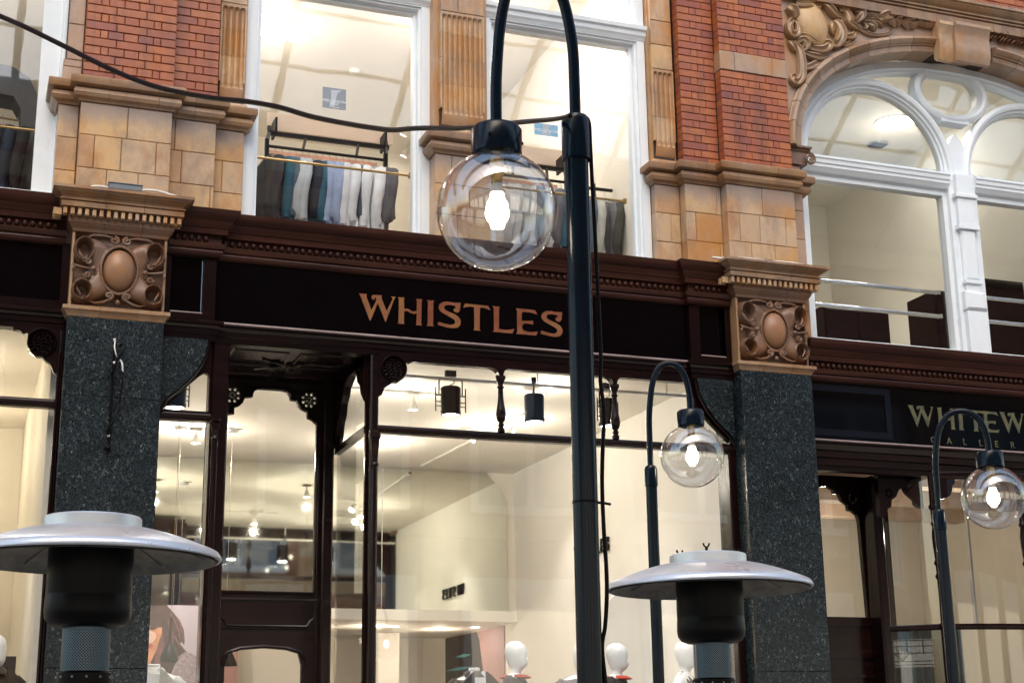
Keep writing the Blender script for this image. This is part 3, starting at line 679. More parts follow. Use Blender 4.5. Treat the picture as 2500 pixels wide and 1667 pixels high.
for pts, r, lf in (
    ([(250, 60), (330, 85), (430, 80), (520, 100)], (.03, .045), .03), ([(520, 100), (560, 150), (590, 110), (550, 90), (540, 120)], (.014, .016), .02),
    ([(560, 40), (680, 80), (760, 170), (840, 240), (930, 260)], (.015, .03), .03), ([(130, 110), (170, 150), (215, 200), (240, 280)], (.03, .042), .02),
    ([(235, 300), (180, 320), (140, 400), (150, 500), (200, 540), (270, 500), (280, 380), (240, 310)], (.022, .03), .03),
    ([(820, 300), (870, 380), (900, 500), (880, 620), (820, 680), (760, 640)], (.02, .042), .03), ([(800, 310), (770, 380), (790, 480), (830, 520)], (.014, .022), .02),
    ([(210, 550), (330, 540), (420, 590), (500, 650), (620, 665), (700, 640)], (.016, .03), .03), ([(260, 640), (330, 600), (390, 650), (380, 720), (320, 740)], (.018, .03), .03),
    ([(380, 660), (480, 730), (600, 760), (690, 730), (720, 680), (680, 650), (640, 690)], (.02, .036), .03), ([(290, 560), (250, 650), (300, 740), (320, 860), (330, 1000), (320, 1150), (260, 1230), (200, 1190), (210, 1130), (260, 1130)], (.016, .034), .02),
    ([(340, 760), (480, 840), (600, 860), (720, 800)], (.012, .03), .02), ([(160, 600), (200, 690), (270, 760)], (.016, .026), .02), ([(340, 1000), (450, 1000), (560, 940), (590, 890)], (.016, .032), .01),
    ([(900, 150), (980, 170), (1020, 260), (1030, 350), (1150, 430), (1180, 450)], (.015, .03), .02), ([(1120, 160), (1190, 180), (1210, 240), (1170, 300), (1140, 330)], (.02, .032), .03),
    ([(930, 500), (1000, 560), (1090, 540), (1130, 460)], (.014, .03), .02), ([(920, 660), (1000, 670), (1080, 600), (1120, 520)], (.012, .022), .01),
    ([(1130, 330), (1200, 440), (1350, 510), (1520, 520), (1660, 470), (1720, 370)], (.008, .014), .01),
    ([(1200, 290), (1300, 310), (1420, 320), (1500, 370), (1550, 400)], (.008, .02), .03), ([(1260, 190), (1310, 220), (1360, 210), (1380, 250), (1340, 280)], (.008, .018), .03),
    ([(1230, 310), (1290, 380), (1280, 420), (1250, 420)], (.008, .016), .02), ([(1300, 330), (1380, 400), (1420, 470)], (.01, .03), .02), ([(1440, 300), (1520, 270), (1600, 260), (1690, 270)], (.02, .045), .03)):
    trace(pts, Ys, r, sc, 8, lf)
obj('strapwork', sc, M['terracotta_cornice'], carv, 35)
C5T = (1900, 0, .35714)
def leaf(mb, x, z, L, a, w=.02, Y=11.02):
    dx, dz = cos(a), sin(a)
    n = 6; v = []; f = []
    for i in range(n + 1):
        t = i / n; ww = w * sin(pi * min(1, t * .96 + .04)) ; px, pz = x + dx * L * t, z + dz * L * t; lift = .035 * sin(pi * t)
        v += [(px - dz * ww, Y, pz + dx * ww), (px, Y - .022 - lift, pz), (px + dz * ww, Y, pz - dx * ww)]
    for i in range(n):
        a_ = i * 3; f += [(a_, a_ + 1, a_ + 4, a_ + 3), (a_ + 1, a_ + 2, a_ + 5, a_ + 4)]
    mb.add(v, f)
random.seed(3)
for side in (1, -1):
    lf = MB()
    a, b = K(C5T, [(560, 95), (1060, 190)], 11.04)
    for i in range(26):
        t = i / 25; x = a[0] + (b[0] - a[0]) * t; z = a[1] + (b[1] - a[1]) * t + .012 * sin(9 * t)
        x0 = x if side > 0 else 2 * AX - x
        for k in (-1, 1):
            an = -.08 + k * random.uniform(.25, .9)
            leaf(lf, x0, z, random.uniform(.07, .14) * (1 - .3 * t), an if side > 0 else pi - an, random.uniform(.014, .024))
        if i % 4 == 0: lf.sph((x0, 11.0, z + random.uniform(-.03, .03)), .014, .014, .014, 8, 6)
    obj('laurel_spray', lf, M['terracotta_brown' if side < 0 else 'terracotta_pink'], carv, 40)
mc = [o for o in carv.children if o.name.startswith('strapwork')][0]

# plain upper storey above the picture
obj('upper_wall', MB().box(-8, 6.85, 11.13, 11.6, 8.62, 12.2).box(6.85, 10.92, 11.13, 11.6, 9.0, 12.2).box(10.92, 22, 11.13, 11.6, 5.0, 12.2).box(-8, -2.92, 11.2, 11.7, 5.62, 8.6), M['far_brick'], B)
# ------------------------------------------------------------------ timber shopfronts
CORN = [(-.06, 5.235), (.012, 5.235), (.026, 5.248), (.034, 5.268), (.030, 5.285), (.044, 5.292), (.052, 5.315), (.056, 5.332), (.022, 5.336), (.022, 5.398), (.062, 5.402), (.066, 5.446), (.074, 5.450), (.078, 5.462), (.092, 5.478), (.10, 5.50), (.106, 5.503), (.124, 5.522), (.136, 5.545), (.142, 5.565), (.142, 5.583), (-.06, 5.596)]
BEAD = make_mesh('bead', MB().sph((0, 0, 0), .0225, .024, .027, 10, 6), 60); BEAD.materials.append(M['wood_cornice'])
def shop_cornice(root, path, dz=0, step=.0555):
    c = obj('cornice', MB().sweep(path, [(n, z + dz) for n, z in CORN], PXY), M['wood_cornice'], root, 25)
    for (x0, y0), (x1, y1) in zip(path, path[1:]):
        if abs(y1 - y0) > .001: continue
        n = int((x1 - x0 - .05) / step)
        for i in range(n): piece('bead', BEAD, c, (x0 + .03 + step * (i + .5), y0 - .03, 5.367 + dz))
    return c
def bar(mb, x0, x1, Yf, z0, z1, d=.09):
    """glazing bar with a rounded nose"""
    zc = (z0 + z1) / 2; h = (z1 - z0) / 2
    pr = [(-d, z0), (-.018, z0), (-.012, zc - h * .8), (.004, zc - h * .72), (.010, zc - h * .3), (.010, zc + h * .3), (.004, zc + h * .72), (-.012, zc + h * .8), (-.018, z1), (-d, z1)]
    return mb.sweep([(x0, Yf), (x1, Yf)], pr, PXY)
def header(x0, x1, zt, zb, r, y0, y1, left=True, right=True):
    """head of a light with rounded upper corners"""
    p = [(x0, zt), (x1, zt)]
    p += ([(x1 - r + r * sin(a), zb - r + r * cos(a)) for a in [pi / 2 * i / 8 for i in range(8, -1, -1)]] if right else [(x1, zb)])
    p += ([(x0 + r - r * sin(a), zb - r + r * cos(a)) for a in [pi / 2 * i / 8 for i in range(9)]] if left else [(x0, zb)])
    return MB().ext(p, y0, y1)
def baluster(z0, z1, r=.03):
    H = z1 - z0
    pr = [(0, 0), (1.15, 0), (1.15, .06), (.8, .075), (.8, .10), (1.0, .11), (1.0, .135), (.75, .15), (.75, .175), (1.1, .19), (1.45, .25), (1.6, .31), (1.4, .40), (1.0, .52), (.82, .65), (.78, .76), (.85, .775), (1.15, .79), (1.15, .805), (.8, .82), (.8, .86), (1.05, .875), (1.25, .92), (1.6, .95), (1.6, 1.0), (0, 1.0)]
    return [(a * r, b * H + z0) for a, b in pr]
def roundel(root, x, z, r, Y, mat):
    ring = MB().sweep(ell(x, z, r * .84, r * .84, 28)[::-1], [(-.16 * r, Y + .03), (-.16 * r, Y - .004), (-.1 * r, Y - .012), (-.04 * r, Y - .004), (0, Y + .012), (0, Y + .03)], PXZ, closed=True)
    o = obj('roundel', ring, mat, root, 40)
    net = MB().ext(ell(x, z, r * .86, r * .86, 24), Y + .012, Y + .03)
    for i in range(-3, 4):
        zz = z + i * r * .23; w = sqrt(max(0, (.8 * r) ** 2 - (zz - z) ** 2))
        net.tube([(x - w + 2 * w * k / 12, Y + .010, zz + .008 * sin(k * 1.9 + i)) for k in range(13)], .0045, 5)
        xx = x + i * r * .26
        net.tube([(xx + .007 * sin(k * 2.1 + i), Y + .010, z - sqrt(max(0, (.78 * r) ** 2 - (xx - x) ** 2)) * (1 - k / 5)) for k in range(11)], .0035, 5)
    obj('fretwork', net, mat, o)
def corner_bracket(root, s, x, Y, zt=4.60):
    """fretted roundel bracket in the angle between post and beam; s=+1 hangs to the right of x"""
    P = [(0, 0), (.33, 0), (.33, -.045), (.285, -.05), (.255, -.075), (.24, -.055), (.225, -.07), (.228, -.13), (.205, -.20), (.16, -.235), (.115, -.235), (.10, -.255), (.055, -.285), (.03, -.345), (0, -.36)]
    obj('bracket', MB().ext([(x + s * a, zt + b) for a, b in P], Y, Y + .05), M['wood'], root)
    roundel(root, x + s * .125, zt - .125, .105, Y - .012, M['wood'])
def pane(root, x0, x1, z0, z1, Y): return obj('pane', MB().box(x0, x1, Y, Y + .006, z0, z1), M['glass'], root)
WD = M['wood']

# ---- centre shop
SF = thing('shopfront', (3.75, 11.1, .12), 'dark mahogany shopfront with recessed glazed door under the black WHISTLES fascia', 'shopfront', 'timber shopfronts along the terrace')
shop_cornice(SF, [(1.36, 11.045), (1.738, 11.045), (1.738, 11.115), (5.762, 11.115), (5.762, 11.045), (6.14, 11.045)])
# frieze: side panels in frames either side of the sign
for s in (0, 1):
    X = (lambda x: x) if not s else (lambda x: 7.5 - x)
    q = lambda a, b: (min(X(a), X(b)), max(X(a), X(b)))
    obj('side_panel', MB().box(*q(1.40, 1.635), 11.12, 11.16, 4.78, 5.25), M['fascia'], SF)
    fr = MB().ext(rect(*q(1.345, 1.735), 4.725, 5.245), 11.06, 11.19, holes=[rect(*q(1.395, 1.64), 4.785, 5.243)])
    fr.sweep(rect(*q(1.395, 1.64), 4.785, 5.24), [(0, 11.075), (.008, 11.068), (.016, 11.085), (.02, 11.11), (0, 11.12)], PXZ, closed=True)
    obj('panel_frame', fr, WD, SF)
# architrave beam with a bead whose bright highlight is painted as a pale colour
BM = [(-.10, 4.575), (.0, 4.575), (.006, 4.585), (.006, 4.618), (.016, 4.625), (.018, 4.66), (.030, 4.668), (.034, 4.688), (.052, 4.694), (.060, 4.702), (.060, 4.712), (.050, 4.722), (.034, 4.726), (-.10, 4.735)]
obj('beam', MB().sweep([(1.345, 11.05), (1.738, 11.05), (1.738, 11.09), (5.762, 11.09), (5.762, 11.05), (6.155, 11.05)], BM, PXY), WD, SF, 25)
obj('highlight_bead', MB().tube([(1.74, 11.034, 4.7165), (5.76, 11.034, 4.7165)], .011, 12), M['bead_highlight'], SF, 60)
for a, b in ((1.40, 1.637), (5.863, 6.10)): obj('highlight_bead', MB().tube([(a, 11.062, 4.789), (b, 11.062, 4.789)], .007, 10), M['bead_highlight'], SF, 60)
# left narrow light, its post and the frame round the granite knee
obj('post', MB().cbox(1.735, 1.868, 11.085, 11.25, .12, 4.578, .012).cbox(1.75, 1.80, 11.06, 11.1, .5, 3.84, .012), WD, SF)
cap = MB().lathe([(0, 3.82), (.026, 3.82), (.030, 3.835), (.022, 3.85), (.026, 3.90), (.036, 3.925), (.040, 3.94), (.030, 3.955), (.044, 3.965), (.044, 3.985), (0, 3.985)], (1.775, 11.075, 0), 14).lathe([(.024, .5), (.026, 3.82)], (1.775, 11.075, 0), 12)
obj('colonnette', cap, WD, SF, 40)
def knee_frame(cx, s):
    outer = [(1.362, 4.05), (1.36, 4.575), (1.735, 4.575), (1.735, 4.03), (1.362, 4.03)]
    hole = [(1.375, 4.045), (1.375, 4.062), (1.44, 4.12), (1.53, 4.20), (1.60, 4.27), (1.655, 4.325), (1.685, 4.345), (1.712, 4.335), (1.722, 4.30), (1.722, 4.045)]
    f = lambda l: [(cx + s * (x - 1), z) for x, z in l]
    obj('knee_frame', MB().ext(f([(1.350, 4.575), (1.735, 4.575), (1.735, 4.03), (1.350, 4.03)]), 11.112, 11.17, holes=[f(hole)]), WD, SF)
    rim = f([(1.36, 4.02), (1.41, 4.10), (1.475, 4.158), (1.545, 4.228), (1.605, 4.30), (1.652, 4.38), (1.683, 4.46), (1.698, 4.55), (1.698, 4.578)])
    rb = MB(); rb.tube([(x, 11.07, z) for x, z in rim], .014, 8); obj('knee_moulding', rb, WD, SF, 40)
    a, b = sorted((cx + s * .36, cx + s * .725)); obj('pane', MB().box(a, b, 11.138, 11.144, 4.035, 4.36), M['glass'], SF)
knee_frame(1.0, 1); knee_frame(6.5, -1)
obj('transom', bar(MB(), 1.345, 1.75, 11.10, 3.972, 4.035), WD, SF, 30)
obj('post', MB().box(1.343, 1.366, 11.09, 11.2, .12, 3.975), WD, SF)
pane(SF, 1.36, 1.745, .7, 3.98, 11.14)
obj('stall_riser', MB().cbox(1.345, 1.86, 11.08, 11.2, .12, .7, .01), WD, SF)
# display window
obj('post', MB().cbox(2.965, 3.03, 11.065, 11.14, .12, 4.578, .012), WD, SF)
obj('colonnette', MB().lathe([(0, .5), (.021, .5), (.021, 3.68), (.034, 3.69), (.034, 3.71), (.026, 3.72), (.030, 3.80), (.042, 3.90), (.050, 3.915), (.050, 3.935), (.042, 3.94), (.046, 3.962), (0, 3.962)], (2.998, 11.06, 0), 14), WD, SF, 40)
obj('transom', bar(MB(), 3.02, 6.155, 11.08, 3.962, 4.022), WD, SF, 30)
obj('post', MB().cbox(6.085, 6.156, 11.08, 11.25, .12, 4.04, .01), WD, SF)
lights = [(3.03, 4.047), (4.047, 5.050), (5.050, 5.80)]
for i, (a, b) in enumerate(lights):
    obj('light_head', header(a + (.0 if i else .0), b - .0, 4.58, 4.545, .085, 11.085, 11.15, i > 0, i < 2), WD, SF)
    pane(SF, a + .003, b - .003, 4.01, 4.56, 11.105)
pane(SF, 5.80, 6.13, 4.01, 4.30, 11.112)
for x in (4.047, 5.050): obj('baluster', MB().lathe([(r, z) for r, z in baluster(4.02, 4.48, .026)], (x, 11.085, 0), 14), WD, SF, 40)
for x in (4.047, 5.050): obj('fan_bracket', MB().ext([(x - .012, 4.47), (x + .012, 4.47), (x + .03, 4.52), (x + .06, 4.548), (x + .06, 4.56), (x - .06, 4.56), (x - .06, 4.548), (x - .03, 4.52)], 11.065, 11.12), WD, SF)
pane(SF, 3.02, 6.10, .7, 3.97, 11.105)
obj('stall_riser', MB().cbox(2.97, 6.155, 11.06, 11.2, .12, .7, .01), WD, SF)
corner_bracket(SF, 1, 3.025, 11.07)
# glazed return of the porch (runs back to the door)
obj('post', MB().box(2.945, 2.985, 11.15, 11.18, .7, 4.578), WD, SF)
for q in ((2.938, 2.985, 11.16, 12.12, 3.965, 4.02), (2.935, 2.99, 11.16, 12.12, 4.53, 4.598), (2.935, 2.99, 11.16, 12.12, .12, .7)): obj('return_rail', MB().box(*q), WD, SF)
obj('pane', MB().box(2.958, 2.964, 11.17, 12.1, 4.01, 4.54), M['glass'], SF); obj('pane', MB().box(2.958, 2.964, 11.17, 12.1, .69, 3.97), M['glass'], SF)
obj('bracket', MB().ext([(12.13, 4.60), (11.62, 4.60), (11.66, 4.53), (11.72, 4.50), (11.80, 4.47), (11.83, 4.41), (11.90, 4.36), (11.93, 4.27), (12.0, 4.2), (12.03, 4.10), (12.13, 4.02)], 2.930, 2.995, 'x'), WD, SF)
obj('bracket', MB().ext([(11.17, 4.60), (11.50, 4.60), (11.47, 4.53), (11.41, 4.49), (11.37, 4.42), (11.30, 4.37), (11.27, 4.30), (11.17, 4.22)], 2.935, 2.99, 'x'), WD, SF)
# porch soffit
so = obj('soffit', MB().box(1.87, 2.96, 11.18, 12.2, 4.60, 4.64), WD, SF)
for (a, b, c_, d) in ((1.93, 2.36, 11.27, 11.62), (2.46, 2.86, 11.27, 11.62), (1.93, 2.36, 11.74, 12.06), (2.46, 2.86, 11.74, 12.06)):
    obj('soffit_panel', MB().sweep([(a, c_), (b, c_), (b, d), (a, d)], [(-.025, 4.602), (-.022, 4.59), (-.008, 4.582), (0, 4.585), (.006, 4.602)], PXY, closed=True).box(a + .02, b - .02, c_ + .02, d - .02, 4.592, 4.601), WD, so)
fr = MB()
for k in range(4):
    a = pi / 4 + k * pi / 2; fr.tube([(2.41 + .03 * cos(a), 11.68 + .03 * sin(a), 4.588), (2.41 + .10 * cos(a + .3), 11.68 + .10 * sin(a + .3), 4.578), (2.41 + .16 * cos(a), 11.68 + .16 * sin(a), 4.582), (2.41 + .15 * cos(a - .3), 11.68 + .15 * sin(a - .3), 4.588)], [.012, .016, .014, .008], 8)
    fr.tube([(2.41 + .02 * cos(a), 11.68 + .02 * sin(a), 4.59), (2.41 + .3 * cos(a), 11.68 + .24 * sin(a), 4.585)], .010, 6)
obj('soffit_boss', fr, WD, so, 40)
# the door in its frame
DC = (480, 800, .25515)
YD = 12.15
dh = K(DC, [(255, 900), (262, 860), (300, 828), (355, 822), (357, 760), (400, 748), (440, 715), (460, 665), (533, 660), (540, 625), (560, 595), (600, 583), (820, 598), (862, 610), (892, 650), (900, 690), (955, 698), (975, 745), (1010, 780), (1055, 800), (1060, 862), (1105, 880), (1140, 920)], YD)
gl0, gl1 = 2.013, 2.790
hole = [(gl0, 2.825)] + [(gl0, dh[0][1])] + dh[1:-1] + [(gl1, dh[-1][1]), (gl1, 2.825)]
fret = []
for (cx, cz) in ((2.079, 4.428), (2.722, 4.428)):
    for k in range(8):
        a = pi / 8 + k * pi / 4
        fret.append([(cx + r * cos(a + d), cz + r * sin(a + d)) for r, d in ((.040, -.16), (.060, -.22), (.066, 0), (.060, .22), (.040, .16))])
        fret.append([(cx + r * cos(a + d), cz + r * sin(a + d)) for r, d in ((.014, -.3), (.028, -.24), (.028, .24), (.014, .3))])
    for k in range(4):
        pass
door = obj('door', MB().ext(rect(1.872, 2.935, 2.77, 4.60), YD, YD + .05, holes=[hole] + fret), WD, SF)
obj('door_rim', MB().sweep(hole, [(-.02, YD - .001), (-.016, YD - .014), (-.006, YD - .018), (.004, YD - .008), (.004, YD + .02)], PXZ, closed=True), WD, door, 30)
obj('jamb', MB().cbox(1.872, 1.955, YD - .05, YD + .03, .12, 4.598, .012).cbox(1.972, 1.995, YD - .02, YD + .03, .12, 4.18, .006), WD, door)
obj('jamb', MB().cbox(2.845, 2.935, YD - .05, YD + .03, .12, 4.598, .012).cbox(2.805, 2.83, YD - .02, YD + .03, .12, 4.18, .006), WD, door)
pane(door, gl0 - .01, gl1 + .01, 2.81, 4.52, YD + .022)
lr = MB().ext(rect(1.956, 2.845, .12, 2.77), YD - .004, YD + .045, holes=[[(2.09, .9), (2.09, 2.24), (2.12, 2.335), (2.22, 2.365), (2.40, 2.38), (2.58, 2.367), (2.68, 2.34), (2.705, 2.25), (2.705, .9)]])
obj('door_leaf', lr, WD, door)
obj('rail_moulding', MB().sweep([(1.956, YD), (2.845, YD)], [(-.01, 2.752), (.012, 2.755), (.020, 2.764), (.018, 2.772), (-.01, 2.776)], PXY).sweep([(1.956, YD), (2.845, YD)], [(-.01, 2.522), (.010, 2.524), (.015, 2.532), (-.01, 2.538)], PXY), WD, door)
pmould = MB(); pmould.tube([(x, YD - .006, z) for x, z in ((2.0, 2.70), (2.03, 2.625), (2.065, 2.60), (2.095, 2.553), (2.74, 2.553), (2.765, 2.595), (2.80, 2.62), (2.825, 2.69))], .010, 8)
obj('panel_moulding', pmould, WD, door, 40)
arcm = MB(); arcm.tube([(x, YD - .004, z) for x, z in ((2.07, 2.235), (2.075, 2.29), (2.11, 2.345), (2.21, 2.378), (2.40, 2.394), (2.59, 2.38), (2.69, 2.35), (2.722, 2.30), (2.725, 2.235))], .016, 8)
obj('arch_moulding', arcm, WD, door, 40)
pane(door, 2.08, 2.715, .89, 2.39, YD + .018)
# ---- left shop (only its right end is in the picture)
SL = thing('shopfront', (-1.45, 11.1, .12), 'dark timber shopfront running off the left edge beside the first granite pier', 'shopfront', 'timber shopfronts along the terrace')
shop_cornice(SL, [(-3.4, 11.095), (.62, 11.095)])
obj('side_panel', MB().box(-3.4, .60, 11.12, 11.16, 4.79, 5.25), M['fascia'], SL)
obj('panel_frame', MB().ext(rect(-3.42, .655, 4.725, 5.245), 11.075, 11.19, holes=[rect(-3.38, .60, 4.80, 5.24)]), WD, SL)
obj('beam', MB().sweep([(-3.4, 11.08), (.655, 11.08)], BM, PXY), WD, SL, 25)
obj('post', MB().cbox(.622, .657, 11.05, 11.2, .12, 4.578, .008).tube([(.628, 11.055, .5), (.628, 11.055, 4.4)], .014, 8), WD, SL)
obj('transom', bar(MB(), -3.4, .63, 11.09, 4.002, 4.066), WD, SL, 30)
corner_bracket(SL, -1, .625, 11.075, 4.60)
pane(SL, -3.4, .625, 4.05, 4.58, 11.115); pane(SL, -3.4, .625, .7, 4.01, 11.115)
obj('stall_riser', MB().cbox(-3.4, .655, 11.07, 11.2, .12, .7, .01), WD, SL)
# ---- gallery on the right, its fascia hung lower
SR = thing('shopfront', (8.88, 11.1, .12), 'dark red-brown gallery shopfront with turned columns under the WHITEWALL fascia', 'shopfront', 'timber shopfronts along the terrace')
DZ = -.585
shop_cornice(SR, [(6.87, 11.075), (10.9, 11.075)], DZ)
obj('beam', MB().sweep([(6.85, 11.07), (10.9, 11.07)], [(-.10, 3.86), (-.02, 3.86), (-.01, 3.90), (.008, 3.905), (.012, 3.96), (.030, 3.97), (.034, 4.02), (.05, 4.03), (.058, 4.075), (.072, 4.085), (.076, 4.10), (.060, 4.115), (.03, 4.12), (-.10, 4.12)], PXY), WD, SR, 25)
obj('highlight_bead', MB().tube([(6.87, 10.998, 4.108), (10.9, 10.998, 4.108)], .010, 12), M['bead_highlight'], SR, 60)
gd = [(7.20, 3.80), (7.36, 3.82), (7.42, 3.79), (7.43, 3.755), (7.475, 3.755), (7.50, 3.70), (7.56, 3.66), (7.565, 3.61), (7.61, 3.605), (7.655, 3.57), (7.67, 3.51)]
dl = obj('door', MB().ext(rect(6.88, 7.98, .12, 3.92), 11.60, 11.65, holes=[[(7.05, 2.66), (7.05, 3.80)] + gd + [(7.69, 2.66)]] + [[(7.62 + r * cos(pi * k / 4 + d), 3.72 + r * sin(pi * k / 4 + d)) for r, d in ((.025, -.25), (.05, -.3), (.05, .3), (.025, .25))] for k in range(8)]), WD, SR)
pane(dl, 7.03, 7.70, 2.64, 3.83, 11.625)
obj('rail_moulding', MB().box(6.9, 7.70, 11.585, 11.605, 2.58, 2.65).box(6.9, 7.70, 11.58, 11.602, 2.135, 2.16).box(6.9, 7.72, 11.587, 11.603, 2.30, 2.31), WD, dl)
obj('post', MB().cbox(7.70, 7.80, 11.40, 11.62, .12, 3.9, .02), WD, SR)
wl = [(7.72, 3.51), (7.73, 3.57), (7.78, 3.60), (7.79, 3.66), (7.84, 3.69), (7.87, 3.75), (7.90, 3.775), (7.94, 3.77), (7.955, 3.74), (8.0, 3.70), (8.04, 3.67), (8.045, 3.63), (8.08, 3.61)]
obj('light_head', MB().ext([(7.66, 3.92), (7.66, 3.51)] + wl + [(8.12, 3.60), (8.12, 3.92)], 11.25, 11.31, holes=[[(7.765 + r * cos(pi * k / 4 + d), 3.72 + r * sin(pi * k / 4 + d)) for r, d in ((.02, -.25), (.042, -.3), (.042, .3), (.02, .25))] for k in range(8)] + [[(8.04 + r * cos(pi * k / 4 + d), 3.77 + r * sin(pi * k / 4 + d)) for r, d in ((.02, -.25), (.042, -.3), (.042, .3), (.02, .25))] for k in range(8)]), WD, SR)
def turned(z0, z1, x, y):
    pr = [(0, .1), (.026, .1), (.026, 2.52), (.04, 2.535), (.04, 2.56), (.022, 2.58), (.019, 2.8), (.022, 2.95), (.034, 2.965), (.034, 2.985), (.022, 3.0), (.024, 3.07), (.036, 3.085), (.036, 3.10), (.024, 3.12), (.034, 3.25), (.036, 3.33), (.026, 3.415), (.036, 3.43), (.036, 3.44), (.026, 3.46), (.030, 3.56), (.042, 3.57), (.042, 3.60), (.03, 3.61), (.03, 3.88), (0, 3.88)]
    return MB().lathe(pr, (x, y, 0), 14)
obj('column', turned(0, 0, 8.105, 11.09), WD, SR, 40); obj('column', turned(0, 0, 8.935, 10.95), WD, SR, 40)
roundel(SR, 8.215, 3.78, .095, 11.08, WD)
# bow window: the glass swings out from the column
bow = [(8.105, 11.10), (8.24, 11.055), (8.40, 11.01), (8.6, 10.975), (8.8, 10.957), (8.935, 10.955), (9.4, 10.955), (9.8, 10.975), (10.2, 11.02), (10.6, 11.10)]
obj('transom', MB().sweep([(7.72, 11.48)] + [(8.08, 11.12)] + bow, [(-.03, 2.52), (.02, 2.52), (.028, 2.54), (.020, 2.57), (-.03, 2.57)], PXY), WD, SR, 40)
bp = MB().sweep([(7.74, 11.47), (8.09, 11.125)] + bow, [(-.004, 1.0), (.002, 1.0), (.002, 3.87), (-.004, 3.87)], PXY); obj('pane', bp, M['glass'], SR, 40)
obj('light_head', MB().sweep(bow, [(-.03, 3.83), (.02, 3.83), (.03, 3.86), (.02, 3.90), (-.03, 3.90)], PXY), WD, SR, 40)
obj('stall_riser', MB().sweep([(7.72, 11.48), (8.08, 11.12)] + bow, [(-.05, .12), (.03, .12), (.03, 1.0), (-.05, 1.0)], PXY), WD, SR, 40)
obj('knee_bracket', MB().ext([(8.12, 3.86), (8.34, 3.86), (8.33, 3.80), (8.30, 3.78), (8.295, 3.74), (8.27, 3.69), (8.21, 3.66), (8.15, 3.65), (8.12, 3.60)], 11.055, 11.10), WD, SR)

# ------------------------------------------------------------------ signs
CS = (860, 690, .22959)
GLY = {
 'W': [(75,110),(160,117),(153,133),(158,155),(208,290),(262,178),(255,165),(250,150),(238,158),(240,172),(232,180),(215,168),(206,150),(212,135),(230,126),(322,131),(314,150),(318,170),(370,298),(430,178),(432,160),(415,143),(467,146),(452,170),(358,416),(345,385),(275,212),(195,405),(185,385),(100,160)],
 'H': [(490,152),(562,155),(553,175),(556,275),(575,270),(600,275),(640,300),(665,302),(690,295),(692,195),(682,170),(750,173),(742,195),(738,430),(748,452),(680,447),(688,430),(690,322),(665,328),(625,318),(590,298),(570,297),(556,305),(552,415),(560,436),(486,430),(496,412),(500,175)],
 'I': [(795,180),(876,186),(866,206),(862,440),(874,461),(793,456),(805,437),(808,200)],
 'S': [(1158,212),(1153,260),(1150,290),(1135,312),(1110,315),(1085,300),(1082,285),(1092,268),(1108,265),(1105,250),(1085,240),(1040,232),(1000,235),(980,255),(985,275),(1010,295),(1100,335),(1140,365),(1160,405),(1155,445),(1130,472),(1080,481),(1010,472),(915,445),(915,425),(925,412),(1000,435),(1050,445),(1090,437),(1102,415),(1092,392),(1060,370),(960,315),(930,285),(922,255),(935,225),(970,202),(1020,197),(1080,208)],
 'T': [(1200,218),(1450,243),(1472,290),(1440,275),(1400,262),(1362,262),(1358,490),(1370,507),(1292,501),(1303,485),(1300,258),(1260,250),(1215,255),(1184,262),(1196,235)],
 'L': [(1494,245),(1572,252),(1564,272),(1562,488),(1610,495),(1660,497),(1727,487),(1705,536),(1495,517),(1510,500),(1508,270)],
 'E': [(1745,268),(1950,288),(1975,337),(1935,322),(1890,312),(1818,308),(1808,325),(1808,400),(1850,402),(1930,402),(1930,444),(1880,432),(1840,428),(1815,450),(1812,480),(1830,505),(1880,520),(1930,522),(1980,515),(1962,558),(1748,540),(1760,522),(1758,292)]}
for k in list(GLY):
    p = K(CS, GLY[k], 11.1); x0 = min(a for a, b in p); GLY[k] = [((a - x0), (b - 4.856)) for a, b in p]
GLY['A'] = [(0, 0), (.05, 0), (.07, .05), (.15, .05), (.17, 0), (.24, 0), (.15, .218), (.08, .218)]
GW = {k: max(a for a, b in p) for k, p in GLY.items()}
def letter(ch, x, z, Y, parent, mat, k=1.0, kx=1.0): return obj('letter', MB().ext([(x + a * k * kx, z + b * k) for a, b in GLY[ch]], Y - .0035, Y), mat, parent)
def sans(txt, x, z, size, Y, parent, mat, rot=(pi / 2, 0, 0), name='letter', thick=.002, align='LEFT'):
    cu = bpy.data.curves.new(name, 'FONT'); cu.body = txt; cu.size = size; cu.extrude = thick; cu.align_x = align
    t = bpy.data.objects.new('tmp_text', cu); COL.objects.link(t); bpy.context.view_layer.update()
    me = bpy.data.meshes.new_from_object(t); bpy.data.objects.remove(t)
    me.materials.clear(); me.materials.append(mat); o = bpy.data.objects.new(name, me); link(o, parent); o.location = (x, Y, z); o.rotation_euler = rot; return o
WS = thing('shop_sign', (3.75, 11.13, 4.73), 'long black glass fascia lettered WHISTLES in copper-gold capitals', 'shop sign')
obj('fascia_panel', MB().box(1.73, 5.77, 11.115, 11.16, 4.728, 5.245), M['fascia'], WS)
for ch, x in zip('WHISTLES', (2.871, 3.190, 3.431, 3.526, 3.742, 3.993, 4.197, 4.415)): letter(ch, x, 4.856, 11.1145, WS, M['gilt'])
GS = thing('shop_sign', (8.88, 11.13, 4.12), 'black fascia lettered WHITEWALL GALLERIES in pale gold on the right', 'shop sign')
obj('fascia_panel', MB().box(6.86, 10.9, 11.105, 11.15, 4.115, 4.655), M['fascia'], GS)
kz = .195 / .218
for ch, x in zip('WHITEWALL', (7.935, 8.243, 8.462, 8.548, 8.738, 8.925, 9.232, 9.47, 9.66)): letter(ch, x, 4.303, 11.1045, GS, M['silver'], kz)
for i, ch in enumerate('GALLERIES'): sans(ch, 8.145 + i * .1735, 4.168, .083, 11.102, GS, M['silver'])
